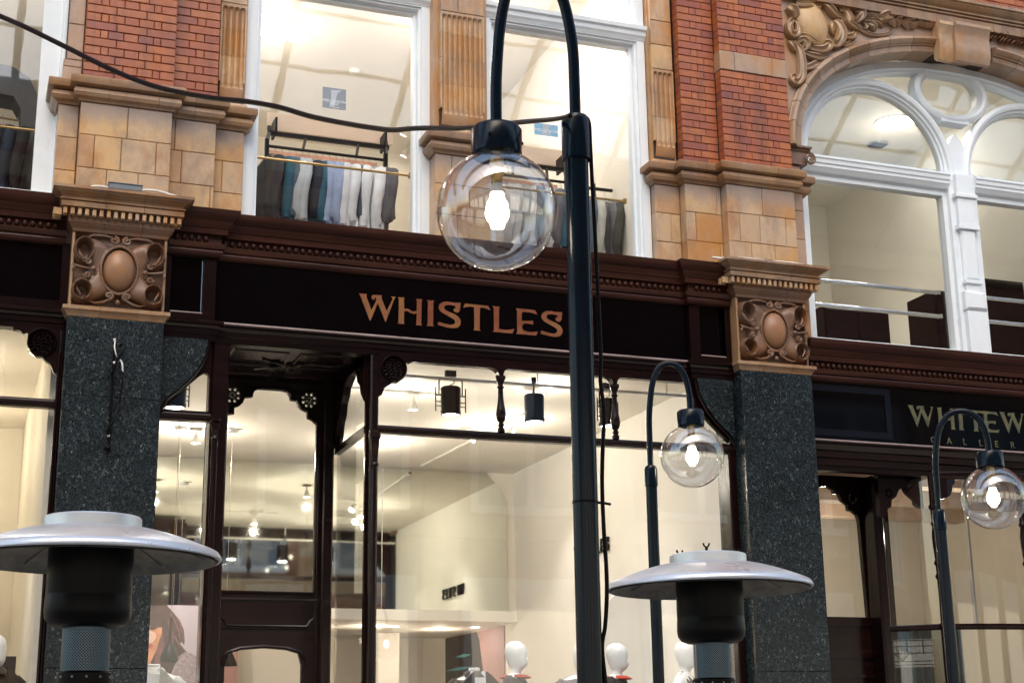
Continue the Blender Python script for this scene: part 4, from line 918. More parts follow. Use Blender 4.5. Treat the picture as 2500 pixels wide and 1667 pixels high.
obj('raised_border', MB().sweep(rect(6.93, 7.72, 4.20, 4.60), [(-.03, 11.104), (-.03, 11.096), (.03, 11.096), (.03, 11.104)], PXZ, closed=True), plain('dark_blue_glass', (.002, .004, .009), .2), GS)
# ------------------------------------------------------------------ rooms behind the glass
def slab(name, x0, x1, y0, y1, z0, z1, mat): return structure(name, MB().box(x0, x1, y0, y1, z0, z1), mat)
# centre shop, ground floor: mirror wall above a lit alcove
CZ = 4.70
slab('shop_floor', 1.0, 6.2, 11.26, 19.3, .0, .16, M['floor'])
slab('shop_ceiling', 1.36, 6.16, 11.22, 16.60, CZ, CZ + .06, M['ceiling'])
slab('shop_wall', 1.30, 1.36, 11.44, 19.2, .16, CZ - .002, M['cream'])
slab('shop_wall', 6.16, 6.20, 11.26, 19.2, .16, CZ - .002, M['ivory'])
slab('shop_wall', 1.362, 6.158, 19.1, 19.2, .162, 3.0, M['cream'])
slab('shop_bulkhead', 1.362, 6.158, 16.40, 19.09, 2.972, 3.09, M['ivory'])
slab('shop_wall', 1.362, 6.158, 16.46, 16.52, 3.092, CZ - .002, M['cream'])
mir = obj('wall_mirror', MB().ext([(1.38, 3.094), (6.06, 3.094), (6.06, 3.82), (6.03, 3.87), (6.06, 3.92), (6.06, 4.33), (5.98, 4.52), (5.86, 4.63), (5.80, 4.695), (1.38, 4.695)], 16.44, 16.455), M['mirror'])
tag(mir, 'large frameless mirror along the top of the shop back wall', 'mirror')
# thin joints between the sheets of the mirror
for jx in (2.62, 4.55): obj('mirror_joint', MB().box(jx, jx + .008, 16.436, 16.4405, 3.096, 4.69), M['grey_metal'], mir)
slab('window_platform', 1.37, 6.15, 11.27, 12.9, .165, .55, M['ivory'])
# left shop
slab('shop_floor', -3.6, .65, 11.26, 15.6, .0, .16, M['floor'])
slab('shop_ceiling', -3.6, .62, 11.23, 15.5, 4.72, 4.78, M['ceiling'])
slab('shop_wall', -3.6, .62, 15.5, 15.6, .16, 4.78, M['cream'])
slab('shop_wall', .585, .625, 11.26, 15.49, .162, 4.718, M['cream'])
slab('shop_wall', -3.66, -3.602, 11.26, 15.6, .16, 4.78, M['cream'])
# gallery
slab('gallery_floor', 6.88, 11.2, 11.7, 17, .0, .16, M['floor'])
slab('gallery_ceiling', 6.88, 11.2, 11.25, 17, 4.22, 4.28, plain('gallery_ceiling', (.50, .37, .29), .7, 0, 0, .06, 1.5))
slab('gallery_wall', 6.88, 11.2, 15.6, 15.7, .16, 4.218, M['gallery_wall'])
slab('gallery_wall', 6.87, 6.94, 11.68, 15.6, .162, 4.216, M['gallery_wall'])
slab('gallery_wall', 11.14, 11.2, 11.25, 15.59, .162, 4.216, M['gallery_wall'])
for i, y in enumerate((12.6, 13.6, 14.6)): slab('ceiling_beam', 6.95, 11.12, y, y + .22, 4.06, 4.218, plain('beam_paint', (.42, .34, .27), .7))
# first floor rooms
for (n, x0, x1, z0, z1, w, c) in (('left_room', -3.4, .60, 5.42, 8.75, 'cream', 'ceiling'), ('room', 1.97, 5.53, 5.42, 8.75, 'cream', 'ceiling'), ('gallery_room', 7.0, 11.0, 4.83, 8.75, 'gallery_wall', 'gallery_wall')):
    slab(n + '_floor', x0, x1, 11.45, 17, z0 - .06, z0, M['floor'])
    slab(n + '_ceiling', x0, x1, 11.46, 17, z1, z1 + .06, M[c])
    slab(n + '_wall', x0, x1, 16.9, 17, z0 + .001, z1 - .002, M[w])
    slab(n + '_wall', x0 - .05, x0 - .001, 11.45, 17, z0, z1, M[w])
    slab(n + '_wall', x1 + .001, x1 + .05, 11.45, 17, z0, z1, M[w])
# sloping stair soffit and dark openings at the back of the upper gallery
structure('stair_soffit', MB().ext([(14.2, 4.84), (16.85, 6.6), (16.85, 7.0), (14.2, 5.25)], 7.05, 10.2, 'x'), plain('soffit_paint', (.42, .36, .27), .7))

# ------------------------------------------------------------------ lamps indoors
def spot_lamp(loc, rz, lab, watts, aim=None, tilt=0, grp='white ceiling track spotlights'):
    """white cone spotlight under a track"""
    t = thing('track_spotlight', loc, lab, 'spotlight', grp, rz)
    x, y, z = 0, 0, 0
    obj('adapter', MB().cbox(-.05, .05, -.014, .014, -.02, .0, .003), M['white_metal'], t, None, True)
    obj('stem', MB().lathe([(.008, -.062), (.008, -.02)], seg=8), M['white_metal'], t, None, True)
    h = obj('lamp_head', MB().lathe([(0, -.06), (.018, -.06), (.022, -.08), (.040, -.125), (.046, -.15), (.042, -.15), (.036, -.125)], seg=18), M['white_metal'], t, 40, True)
    d = obj('lens', MB().lathe([(0, -.142), (.040, -.144), (.040, -.140), (0, -.138)], seg=16), M['lit_warm'], h, None, True)
    h.location = (0, 0, 0); h.rotation_euler = (tilt, 0, 0)
    if watts:
        tilt_v = Matrix.Rotation(rz, 3, 'Z') @ Matrix.Rotation(tilt, 3, 'X') @ Vector((0, 0, -.24))
        lamp_point(Vector(loc) + tilt_v, watts, parent=None if aim is None else None, spot=115 if aim else None, aim=aim)
    return t
def track(x0, y0, x1, y1, z, lab):
    d = Vector((x1 - x0, y1 - y0, 0)); n = Vector((-d.y, d.x, 0)).normalized() * .018
    p = [(x0 - n.x, y0 - n.y), (x1 - n.x, y1 - n.y), (x1 + n.x, y1 + n.y), (x0 + n.x, y0 + n.y)]
    return tag(obj('lighting_track', MB().ext(p, z - .022, z - .0005, 'z'), M['white_metal']), lab, 'track', 'white lighting tracks')
track(*[q for p_ in ((836, 985), (1085, 1003)) for q in atZ(*p_, CZ - .16)], CZ, 'white lighting track on the shop ceiling parallel to the window')
track(5.1, 13.0, 4.95, 16.2, CZ, 'white lighting track running back to the mirror along the right')
sp = [((836, 985), 'white track spotlight seen beside the porch corner post', 0, .2), ((1010, 997), 'white track spotlight between the corner post and first baluster', 0, .1),
      ((1335, 985), 'white track spotlight beside the tall foreground lamp post', .9, .6), ((1262, 1062), 'white track spotlight just under the transom bar', .9, .5), ((1171, 1079), 'white track spotlight nearest the top edge of the mirror', .9, .7)]
for (p, lab, rz, tl) in sp:
    x, y = atZ(p[0], p[1], CZ - .16); y = min(y, 16.1); spot_lamp((x, y, CZ - .022), rz, lab, 0, None, tl); lamp_point((x, y - .03, CZ - .27), 11, (1, .89, .73), .03)
for (x, y, lab) in ((2.2, 14.9, 'added white spotlight before the mirror, lighting the back of the shop'), (4.0, 15.0, 'added white spotlight in the middle of the shop ceiling, spreading the light')):  # both spotlights are added, to even out the light towards the back
    spot_lamp((x, y, CZ - .001), 0, lab, 0); lamp_point((x, y, CZ - .27), 26, (1, .89, .73), .03)
lamp_point((4.6, 12.2, 4.3), 42, (1, .90, .78), .06, spot=80, aim=(6.1, 13.2, 2.0))
lamp_point((5.3, 14.5, 4.4), 40, (1, .90, .78), .06, spot=80, aim=(6.15, 14.6, 2.2))

def stage_spot(loc, rz, lab, arms=True):
    """black window spotlight hung in a yoke, with barn-door rods"""
    t = thing('window_spotlight', loc, lab, 'spotlight', 'black spotlights in the shop window', rz)
    obj('ceiling_plate', MB().cbox(-.045, .045, -.02, .02, -.05, 0, .004), M['black'], t, None, True)
    yk = MB(); yk.tube([(-.10, 0, -.20), (-.10, 0, -.09), (-.075, 0, -.065), (.075, 0, -.065), (.10, 0, -.09), (.10, 0, -.20)], .006, 6)
    yk.tube([(.02, 0, -.06), (.035, .01, -.10), (0, .01, -.12), (-.02, 0, -.145)], .004, 5)
    obj('yoke', yk, M['black'], t, None, True)
    b = obj('lamp_body', MB().lathe([(0, -.14), (.075, -.14), (.084, -.15), (.080, -.335), (.085, -.34), (.085, -.362), (.078, -.375), (.072, -.375), (.072, -.355)], seg=20), M['black'], t, 40, True)
    obj('lens', MB().lathe([(0, -.368), (.070, -.370), (.070, -.362), (0, -.360)], seg=18), M['lit_white'], b, None, True)
    if arms:
        r = MB()
        for s in (-1, 1):
            r.tube([(s * .128, 0, -.145), (s * .128, 0, -.345)], .005, 6)
            for z in (-.21, -.265, -.30): r.tube([(s * .082, 0, z), (s * .13, 0, z)], .006 if z > -.25 else .004, 6)
        obj('rods', r, M['black'], t, None, True)
    return t
labs = ('black window spotlight with side rods hanging left of the first baluster', 'black window spotlight hanging between the first baluster and tall lamp post', 'black window spotlight half hidden behind the tall lamp post')
for (p, lab, rz) in zip(((1100, 905), (1303, 924), (1482, 936)), labs, (0, 1.2, .4)):
    x, z = at(p[0], p[1], 11.42); stage_spot((x, 11.42, z), rz, lab, True); lamp_point((x, 11.42, z - .40), 22, (1, .92, .82), .05, spot=90, aim=(x + .15, 12.0, 1.5))
x, z = at(430, 925, 11.42); stage_spot((x, 11.42, 4.50), .5, 'black window spotlight seen under the curved granite bracket by the first pier'); lamp_point((x, 11.42, 4.08), 130, (1, .92, .84), .05, spot=80, aim=(1.55, 12.4, 1.9))
rl = obj('ceiling_rail', MB().box(2.99, 6.14, 11.40, 11.44, 4.50, 4.52), M['white_metal']); tag(rl, 'white spotlight rail running across the head of the shop window', 'rail')
rl2 = obj('ceiling_rail', MB().box(1.38, 1.85, 11.40, 11.44, 4.50, 4.52), M['white_metal']); tag(rl2, 'short white spotlight rail behind the narrow left light', 'rail')
for rr, xs in ((rl, (3.3, 4.5, 5.7)), (rl2, (1.6,))):
    for x in xs: obj('hanger', MB().lathe([(.006, 4.52), (.006, 4.70)], (x, 11.42, 0), 8), M['white_metal'], rr)
# pendants seen through the door
def pendant(p, Yz, lab, zc):
    x, y = atZ(p[0], p[1], zc); t = thing('pendant_lamp', (x, y, zc), lab, 'pendant lamp')
    obj('ceiling_rose', MB().lathe([(0, -.03), (.055, -.03), (.06, -.022), (.06, 0), (0, 0)], seg=20), M['grey_metal'], t, 30, True)
    obj('flex', MB().lathe([(.0025, -1.9), (.0025, -.03)], seg=6), M['grey_metal'], t, None, True)
    obj('shade', MB().lathe([(.012, -1.9), (.02, -1.95), (.03, -2.1), (.10, -2.25), (.13, -2.32), (.12, -2.32), (.02, -2.1)], seg=20), M['black'], t, 40, True)
pendant((568, 1047), 0, 'slim pendant lamp hanging behind the glazed shop door', CZ)
pendant((442, 1042), 0, 'slim pendant lamp behind the narrow window left of the door', CZ)
# alcove downlights
for i, p in enumerate(((963, 1528), (1160, 1530), (905, 1546))):
    x, y = atZ(p[0], p[1], 2.97)
    t = thing('downlight', (x, y, 2.972), ('round recessed downlight in the white bulkhead, left of the alcove pillar', 'round recessed downlight in the white bulkhead above the dark print', 'round recessed downlight at the bulkhead edge behind the corner post')[i], 'downlight', 'downlights in the alcove soffit')
    obj('trim', MB().lathe([(.06, -.006), (.085, -.008), (.09, 0), (.06, 0)], seg=20), M['white_metal'], t, None, True)
    obj('lens', MB().lathe([(0, -.003), (.06, -.004), (.06, 0), (0, 0)], seg=16), M['lit_white'], t, None, True)
lamp_point((4.6, 17.3, 2.8), 11, (1, .82, .60), .06); lamp_point((5.6, 17.6, 2.8), 6, (1, .82, .60), .06);  lamp_point((2.6, 17.4, 2.8), 9, (1, .82, .60), .06)
pil = obj('alcove_pillar', MB().cbox(5.0, 5.28, 18.2, 18.5, .162, 2.97, .01), M['ivory']); pil['kind'] = 'structure'
# posters in the alcove
y0, _ = atX(1106, 1600, 6.158); y1, _ = atX(1238, 1600, 6.158)
pp = thing('wall_print', (6.15, 17.9, 1.0), 'tall photographic print on the alcove side wall, dark figure against mauve', 'wall print')
obj('print_sheet', MB().box(6.146, 6.158, 16.82, 19.05, .9, 2.965), M['pinkwall'], pp)
obj('dark_figure', MB().ext([(17.78, .9), (17.62, 1.5), (17.72, 2.0), (17.58, 2.5), (17.70, 2.86), (17.8, 2.962), (19.04, 2.962), (19.04, .9)], 6.1425, 6.1455, 'x'), M['dark_panel'], pp)
for (ya, za, w) in ((18.3, 2.70, .3), (18.5, 2.55, .55), (18.45, 2.15, .35), (18.6, 2.02, .4)): obj('teal_streak', MB().ext([(ya - w, za), (ya, za - .02), (ya + w, za), (ya, za + .025)], 6.139, 6.142, 'x'), M['teal_print'], pp)
mp = thing('wall_print', (2.35, 17.0, 1.0), 'plain mauve panel seen through the lower door glass', 'wall print')
obj('print_sheet', MB().box(2.05, 3.25, 18.0, 18.02, .5, 2.75), M['pinkwall'], mp)
obj('stand', MB().box(2.6, 2.7, 18.021, 18.06, .162, .6), M['grey_metal'], mp)
# letters fixed to the side wall (the mirror shows them reversed)
wsn = thing('wall_lettering', (6.155, 13.9, 3.5), 'small dark raised letters reading WHISTLES on the shop side wall', 'lettering')
for i, ch in enumerate('WHISTLES'):
    y, z = 14.62 - i * .115, 3.47
    obj('letter', MB().ext([(y - a * .42, z + b * .62) for a, b in GLY[ch]], 6.13, 6.15, 'x'), M['black'], wsn)
for i in range(8): obj('stand_off', MB().box(6.149, 6.162, 14.58 - i * .115, 14.59 - i * .115, 3.52, 3.53), M['grey_metal'], wsn)

# left shop: track, light
track(-2.2, 13.2, .3, 13.2, 4.72, 'white lighting track on the ceiling of the left-hand shop')
for (x, y, w) in ((-.3, 12.6, 13), (-.2, 14.4, 15), (-1.8, 13.4, 13)): lamp_point((x, y, 4.3), w * 1.25, (1, .84, .60), .04)
lamp_point((.1, 12.0, 3.6), 16, (1, .9, .75), .05, spot=70, aim=(.58, 12.3, 2.0))
pl = slab('window_platform', -3.5, .58, 11.27, 12.9, .165, .55, M['ivory'])
pr = thing('wall_print', (-.2, 13.2, .55), 'dark brown photographic print on a stand in the left shop window', 'wall print')
obj('print_sheet', MB().box(-1.2, .28, 13.0, 13.03, .9, 2.62), plain('brown_print', (.055, .03, .022), .4, 0, 0, .4, 2), pr)
obj('print_frame', MB().ext(rect(-1.3, .38, .555, 2.75), 13.031, 13.1), M['cream'], pr)
sc_ = obj('tablet_screen', MB().cbox(.40, .52, 12.1, 12.13, .9, 2.30, .004), M['dark_panel']); tag(sc_, 'slim upright dark panel on the floor beside the left window jamb', 'panel')
obj('stand', MB().box(.42, .50, 12.131, 12.2, .551, 1.0), M['grey_metal'], sc_)

# gallery ground floor
for (x, y, w) in ((7.6, 13.4, 15), (9.4, 12.6, 15), (9.2, 14.4, 15)): lamp_point((x, y, 3.6), w, (1, .84, .64), .04)
for i, (p) in enumerate(((2230, 1317), (2387, 1340), (2249, 1366))):
    x, y = atZ(p[0], p[1], 4.21)
    t = thing('downlight', (x, min(y, 15.4), 4.219), ('unlit round ceiling speaker left of the turned column in the gallery', 'unlit round ceiling speaker under the third globe in the gallery', 'unlit hooded ceiling fitting low in the gallery window')[i], 'ceiling fitting', 'round fittings in the gallery ceiling')
    obj('trim', MB().lathe([(.09, -.012), (.13, -.014), (.14, 0), (.09, 0)], seg=20), M['grey_metal'], t, None, True)
    obj('grille', MB().lathe([(0, -.008), (.09, -.009), (.09, 0), (0, 0)], seg=18), M['mastic'], t, None, True)
art = thing('painting', (7.9, 14.6, 1.4), 'orange-brown canvas on an easel seen through the gallery window', 'painting')
obj('canvas', MB().box(7.45, 8.6, 14.0, 14.04, .9, 2.62), plain('ochre_canvas', (.42, .24, .08), .6, 0, 0, .2, 2), art)
obj('frame', MB().ext(rect(7.40, 8.65, .85, 2.67), 13.985, 14.05, holes=[rect(7.45, 8.6, .9, 2.62)]), WD, art)
obj('easel_leg', MB().tube([(7.6, 14.06, 2.5), (7.5, 14.4, .16)], .02, 6), WD, art); obj('easel_leg', MB().tube([(8.4, 14.06, 2.5), (8.5, 14.4, .16)], .02, 6), WD, art)
# leaded light behind the column
ll = thing('leaded_light', (7.85, 11.75, 2.3), 'leaded glass strip with a small branching motif below the gallery transom', 'leaded glass')
lw = MB()
for z in (2.24, 2.27, 2.34, 2.40, 2.45): lw.tube([(7.72, 11.62, z), (8.16, 11.30, z)], .004, 5)
for t_ in (.0, .3, .55, .8, 1.0): lw.tube([(7.72 + .44 * t_, 11.62 - .32 * t_, 2.33), (7.72 + .44 * t_, 11.62 - .32 * t_, 2.45)], .004, 5)
for k in range(7):
    a = -1.2 + k * .4; lw.tube([(7.92, 11.47, 2.27), (7.92 + .05 * sin(a), 11.47 - .036 * sin(a), 2.33), (7.92 + .08 * sin(a * 1.2), 11.47 - .058 * sin(a * 1.2), 2.30 + .09 * cos(a))], .003, 5)
obj('lead_cames', lw, M['black'], ll)
obj('leaded_pane', MB().add([(7.72, 11.625, 2.22), (8.16, 11.305, 2.22), (8.16, 11.305, 2.46), (7.72, 11.625, 2.46), (7.722, 11.630, 2.22), (8.162, 11.310, 2.22), (8.162, 11.310, 2.46), (7.722, 11.630, 2.46)], [(0, 1, 2, 3), (7, 6, 5, 4), (0, 4, 5, 1), (3, 2, 6, 7), (0, 3, 7, 4), (1, 5, 6, 2)]), M['glass'], ll)
obj('support', MB().box(7.70, 7.74, 11.60, 11.64, .9, 2.46).box(8.14, 8.18, 11.28, 11.32, 1.0, 2.46), WD, ll)
cur = thing('curtain', (8.8, 11.9, .2), 'grey-green pleated curtain hanging in the gallery bow window', 'curtain')
cv = MB(); pts = [(8.35 + i * .02, 12.2 + .035 * sin(i * 1.3)) for i in range(38)]
cv.sweep(pts, [(-.004, .17), (.004, .17), (.004, 2.62), (-.004, 2.62)], PXY); obj('drape', cv, plain('curtain_cloth', (.06, .085, .08), .8), cur, 40)
obj('pole', MB().tube([(8.2, 12.2, 2.64), (9.3, 12.2, 2.64)], .015, 8), M['grey_metal'], cur); obj('bracket', MB().box(8.2, 8.22, 12.18, 12.22, 2.62, 4.22).box(9.28, 9.30, 12.18, 12.22, 2.62, 4.22), M['grey_metal'], cur)

# first floor lamps
def panel_light(x, y, z, w, d, lab, watts, col=(1, .90, .78), grp='ceiling lights upstairs'):
    t = thing('ceiling_light', (x, y, z), lab, 'ceiling light', grp)
    obj('housing', MB().lathe([(w / 2 - .02, -.012), (w / 2, -.012), (w / 2 + .012, -.001), (w / 2 - .02, -.001)], seg=24), M['white_metal'], t, None, True)
    obj('diffuser', MB().lathe([(0, -.010), (w / 2 - .02, -.011), (w / 2 - .02, -.001), (0, -.001)], seg=24), M['lit_white'], t, None, True)
    if watts: lamp_point((x, y, z - .35), watts, col, .05)
    return t
x, y = atZ(668, 60, 8.75); panel_light(x, min(y, 15.5), 8.75, .55, .55, 'glaring bright ceiling light at the top left of the first-floor window', 11)
x, y = atZ(724, 88, 8.75); panel_light(x, min(y, 15.8), 8.75, .3, .12, 'small ceiling light just right of the glare upstairs', 0)
panel_light(4.2, 13.2, 8.75, .5, .5, 'round ceiling light in the window right of the fluted pilaster', 11)
panel_light(2.9, 11.85, 8.75, .4, .4, 'added unseen ceiling light over the clothes by the first-floor glass', 42)  # lamp added out of view to brighten the hanging clothes
panel_light(4.6, 11.85, 8.75, .4, .4, 'added unseen ceiling light close behind the glass right of the pilaster', 34)  # its added twin, also out of view, for the second rail
panel_light(-.6, 13.0, 8.75, .5, .5, 'round ceiling light in the far left upper room', 42)
x, y = atZ(2184, 300, 8.75); panel_light(x, min(y, 16.3), 8.75, .5, .4, 'bright oval ceiling light in the arched window', 9)
x, y = atZ(2030, 500, 8.75)
t_ = thing('ceiling_light', (7.95, 14.2, 6.98), 'small emergency bulkhead light low in the arched window left pane', 'ceiling light', 'ceiling lights upstairs')
obj('housing', MB().cbox(-.14, .14, -.07, .07, -.05, 0, .01), M['white_metal'], t_, None, True); obj('diffuser', MB().box(-.11, .11, -.05, .05, -.055, -.0505), M['lit_white'], t_, None, True)
obj('stem', MB().lathe([(.01, 0), (.01, 1.77)], seg=8), M['white_metal'], t_, None, True)
lamp_point((9.0, 12.2, 8.2), 24, (1, .92, .80), .05); pass
lamp_point((9.8, 15.2, 6.2), 22, (1, .92, .80), .05)
def upspot(p, z, lab, rz=.7, tl=.8):
    x, y = atZ(p[0], p[1], z); return spot_lamp((x, min(y, 16.5), z + .2), rz, lab, 0, None, tl, 'white spotlights upstairs')
for p, lab in (((997, 340), 'white spotlight upstairs at the right edge of the first window, upper one'), ((980, 412), 'white spotlight upstairs at the right edge of the first window, lower one'), ((1208, 82), 'white spotlight behind the curved lamp arm upstairs')):
    x, y = atZ(p[0], p[1], 8.56); t = spot_lamp((x, min(y, 16.6), 8.75), .8, lab, 0, None, .5, 'white spotlights upstairs')
sd_ = obj('smoke_detector', MB().lathe([(0, 8.70), (.05, 8.705), (.06, 8.72), (.06, 8.7495), (0, 8.7495)], (*atZ(865, 172, 8.75), 0), 20), M['white_metal'], None, 30); tag(sd_, 'round white smoke detector on the ceiling above the sale poster', 'smoke detector')
ve = obj('ceiling_speaker', MB().lathe([(0, 8.73), (.12, 8.735), (.13, 8.7495), (0, 8.7495)], (*atZ(2143, 352, 8.75), 0), 20), M['grey_metal'], None, 30); tag(ve, 'round slotted ceiling speaker seen in the left arched light', 'speaker')
for k in range(-3, 4): obj('slot', MB().box(ve.data.vertices[0].co.x + k * .03 - .006, ve.data.vertices[0].co.x + k * .03 + .006, ve.data.vertices[0].co.y - .07, ve.data.vertices[0].co.y + .07, 8.727, 8.7325), M['black'], ve)

# sale posters on the glass
def sale(x0, x1, z0, z1, mat, lab, withtext):
    t = thing('sale_poster', ((x0 + x1) / 2, 11.41, z0), lab, 'poster')
    obj('card', MB().box(x0, x1, 11.405, 11.408, z0, z1), mat, t)
    w, h = x1 - x0, z1 - z0
    obj('pale_shape', MB().ext([(x0 + w * .30, z0 + h * .12), (x0 + w * .36, z0 + h * .5), (x0 + w * .36, z0 + h * .9), (x0 + w * .8, z0 + h * .92), (x0 + w * .62, z0 + h * .75), (x0 + w * .5, z0 + h * .1)], 11.403, 11.4045), plain('poster_pale', (.45, .45, .48), .5), t)
    if withtext:
        wt = plain('poster_white', (.85, .85, .85), .5)
        sans('MID SEASON', (x0 + x1) / 2, z0 + h * .30, w * .17, 11.4015, t, wt, name='lettering', thick=.0005, align='CENTER')
        sans('SALE', (x0 + x1) / 2, z0 + h * .17, w * .17, 11.4015, t, wt, name='lettering', thick=.0005, align='CENTER')
        obj('small_print', MB().box(x0 + w * .28, x1 - w * .28, 11.4005, 11.4015, z0 + h * .055, z0 + h * .075), wt, t)
sale(2.612, 2.812, 6.755, 6.942, plain('poster_grey', (.075, .075, .09), .5), 'square grey MID SEASON SALE poster on the first-floor window', True)
x0, z1 = at(1304, 300, 11.41); x1, z0 = at(1362, 336, 11.41); sale(x0, x1, z0, z1, plain('poster_blue', (.10, .38, .62), .5), 'blue sale poster behind the large lamp globe and post', True)

# ------------------------------------------------------------------ clothes rails and garments
def clothes_rail(x0, x1, Y, lab, zb=5.42):
    t = thing('clothes_rail', ((x0 + x1) / 2, Y, zb), lab, 'clothes rail', 'black clothes rails upstairs')
    f = MB()
    for x in (x0, x1):
        f.box(x - .017, x + .017, Y - .017, Y + .017, zb, 6.66)
        f.tube([(x, Y, 6.645), (x + .05 * (1 if x == x0 else 1), Y + .16, 6.80), (x + .05, Y + .18, 6.86)], .018, 4)
    obj('frame', f, M['black'], t)
    obj('hanging_bar', MB().tube([(x0, Y, 6.60), (x1, Y, 6.60)], .014, 8), M['black'], t)
    obj('top_bar', MB().box(x0 + .03, x1 + .07, Y + .13, Y + .165, 6.765, 6.80), M['black'], t)
    for k in (.3, .75):
        x = x0 + (x1 - x0) * k; obj('strut', MB().tube([(x, Y, 6.61), (x + .05, Y + .14, 6.77)], .013, 6), M['black'], t)
    obj('copper_panel', MB().box(x0 + .03, x1 - .05, Y + .10, Y + .115, 6.50, 6.605), M['copper'], t)
    obj('board', MB().box(x0 + .06, x1 + .16, Y + .34, Y + .37, 6.90, 7.06), M['board'], t)
    obj('board_bracket', MB().box(x0 + .10, x0 + .12, Y + .165, Y + .34, 6.80, 6.95).box(x1 + .04, x1 + .06, Y + .165, Y + .34, 6.80, 6.95), M['black'], t)
    return t
def garment_mesh(seed, L, wid=.20, thick=.036):
    rnd = random.Random(seed); n, m = 26, 30; v = []; f = []
    ph = [rnd.uniform(0, 6.3) for _ in range(6)]
    for j in range(n + 1):
        t = j / n; z = -.035 - (L - .035) * t
        w = wid * (.30 + .70 * sm(t / .10)) * (1 - .10 * sm((t - .2) / .5) + .06 * t)
        th = thick * (.45 + .55 * sm(t / .06)) * (1 + .45 * t)
        for i in range(m):
            a = 2 * pi * i / m
            fold = 1 + (.34 * sin(3 * a + ph[0] + t * 3) + .30 * sin(7 * a + ph[1] - 2 * t)) * sm((t - .12) / .45)
            x = th * cos(a) * fold + .012 * sin(4 * t + ph[2]) * t; y = w * sin(a) * (1 + .04 * sin(7 * t + ph[3]))
            zz = z - (.035 * abs(sin(a)) if t < .2 else 0) + (.035 * sin(2 * a + ph[4]) + .02 * sin(5 * a + ph[5])) * sm((t - .8) / .2)
            v.append((x, y, zz))
    for j in range(n):
        for i in range(m): k = (i + 1) % m; f.append((j * m + i, j * m + k, (j + 1) * m + k, (j + 1) * m + i))
    f += [tuple(range(m)), tuple(n * m + i for i in range(m))[::-1]]
    return make_mesh('garment', MB().add(v, f), 60)
def sleeve_mesh(seed, L, wid):
    rnd = random.Random(seed + 50); mb = MB()
    for s in (-1, 1):
        b = rnd.uniform(-.01, .03)
        mb.tube([(-.01, s * wid * .86, -.12), (-.035, s * wid * 1.0, -.24), (-.05 - b, s * wid * .98, -.42), (-.045 - b, s * wid * .86, -.56), (-.03, s * wid * .80, -.56 - .55 * (L - .56))], [.048, .052, .046, .040, .036], 9)
    return make_mesh('sleeve', mb, 60)
hang = MB(); hang.tube([(0, 0, .05), (0, .018, .062), (0, .022, .04), (0, 0, .02), (0, 0, -.04)], .003, 5); hang.tube([(0, -.18, -.10), (0, -.06, -.045), (0, 0, -.035), (0, .06, -.045), (0, .18, -.10)], .007, 5)
HANG = make_mesh('hanger', hang); HANG.materials.append(M['grey_metal'])
GM = {}
def garment(kind, colname, loc, rz, lab, L, grp, seed):
    key = (colname, seed % 3, round(L, 1))
    if key not in GM:
        g = garment_mesh(seed, L); g.materials.append(CL[colname]); s = sleeve_mesh(seed, L, .21); s.materials.append(CL[colname]); GM[key] = (g, s)
    t = thing(kind, loc, lab, kind.replace('_', ' '), grp, rz)
    piece('body', GM[key][0], t, (0, 0, 0), True); piece('sleeve', GM[key][1], t, (0, 0, 0), True); piece('hanger', HANG, t, (0, 0, 0), True)
    return t
ORD = ['leftmost', 'second', 'third', 'fourth', 'fifth', 'sixth', 'seventh', 'eighth']
def hang_row(seq, x0, x1, Y, where, grp, z=6.555, cutl=.10):
    cnt = {}
    for i, (c_, L) in enumerate(seq):
        x = x0 + (x1 - x0) * (i + .5) / len(seq); k = cnt.get(c_, 0); cnt[c_] = k + 1
        nm = {'charcoal': 'charcoal jacket', 'teal': 'deep teal top', 'slate': 'slate grey jumper', 'silver': 'silver grey shirt', 'pale_blue': 'pale blue shirt', 'white': 'white shirt', 'navy': 'dark navy top', 'grey': 'dark grey blouse', 'black': 'black top', 'olive': 'olive top', 'stone': 'stone coat'}[c_]
        tot = sum(1 for a, b in seq if a == c_)
        pos = (ORD[k] + (' from the left' if k else '')) + ' ' if tot > 1 else ''
        garment(nm.split()[-1], c_, (x, Y, z), random.uniform(.30, .75), f'{pos}{nm} hanging {where}', L - cutl, grp, i * 7 + 3)
random.seed(21)
A0, A1 = 2.24, 3.33
clothes_rail(2.27, 3.325, 12.0, 'black framed clothes rail full of shirts behind the first-floor window')
hang_row([('charcoal', .84), ('teal', .80), ('slate', .76), ('silver', .74), ('silver', .80), ('navy', .70), ('teal', .78), ('pale_blue', .80), ('pale_blue', .72), ('pale_blue', .78), ('white', .82), ('white', .74), ('slate', .66), ('white', .80), ('white', .86), ('white', .76), ('grey', .72), ('grey', .66)], 2.26, 3.33, 12.0, 'on the rail behind the first-floor window', 'clothes on the first-floor rail')
clothes_rail(4.30, 5.05, 12.0, 'second black clothes rail, behind the lamp post upstairs')
hang_row([('white', .76), ('white', .78), ('silver', .76), ('white', .78), ('slate', .72), ('white', .76), ('grey', .74), ('teal', .78), ('charcoal', .76)], 4.28, 5.04, 12.0, 'on the rail behind the tall lamp post', 'clothes on the second rail')
st = thing('clothes_stand', (5.33, 12.0, 5.42), 'black stand of coats at the right edge of the second upper window', 'clothes stand')
obj('post', MB().lathe([(.012, 0), (.012, 1.2)], seg=8), M['black'], st, None, True); obj('arm', MB().box(-.22, .18, -.012, .012, 1.14, 1.165), M['black'], st, None, True); obj('foot', MB().box(-.2, .2, -.15, .15, 0, .02), M['black'], st, None, True)
hang_row([('slate', .78), ('stone', .74), ('grey', .80), ('olive', .78)], 5.12, 5.50, 12.02, 'on the stand at the right of the second upper window', 'coats on the stand', 6.50)
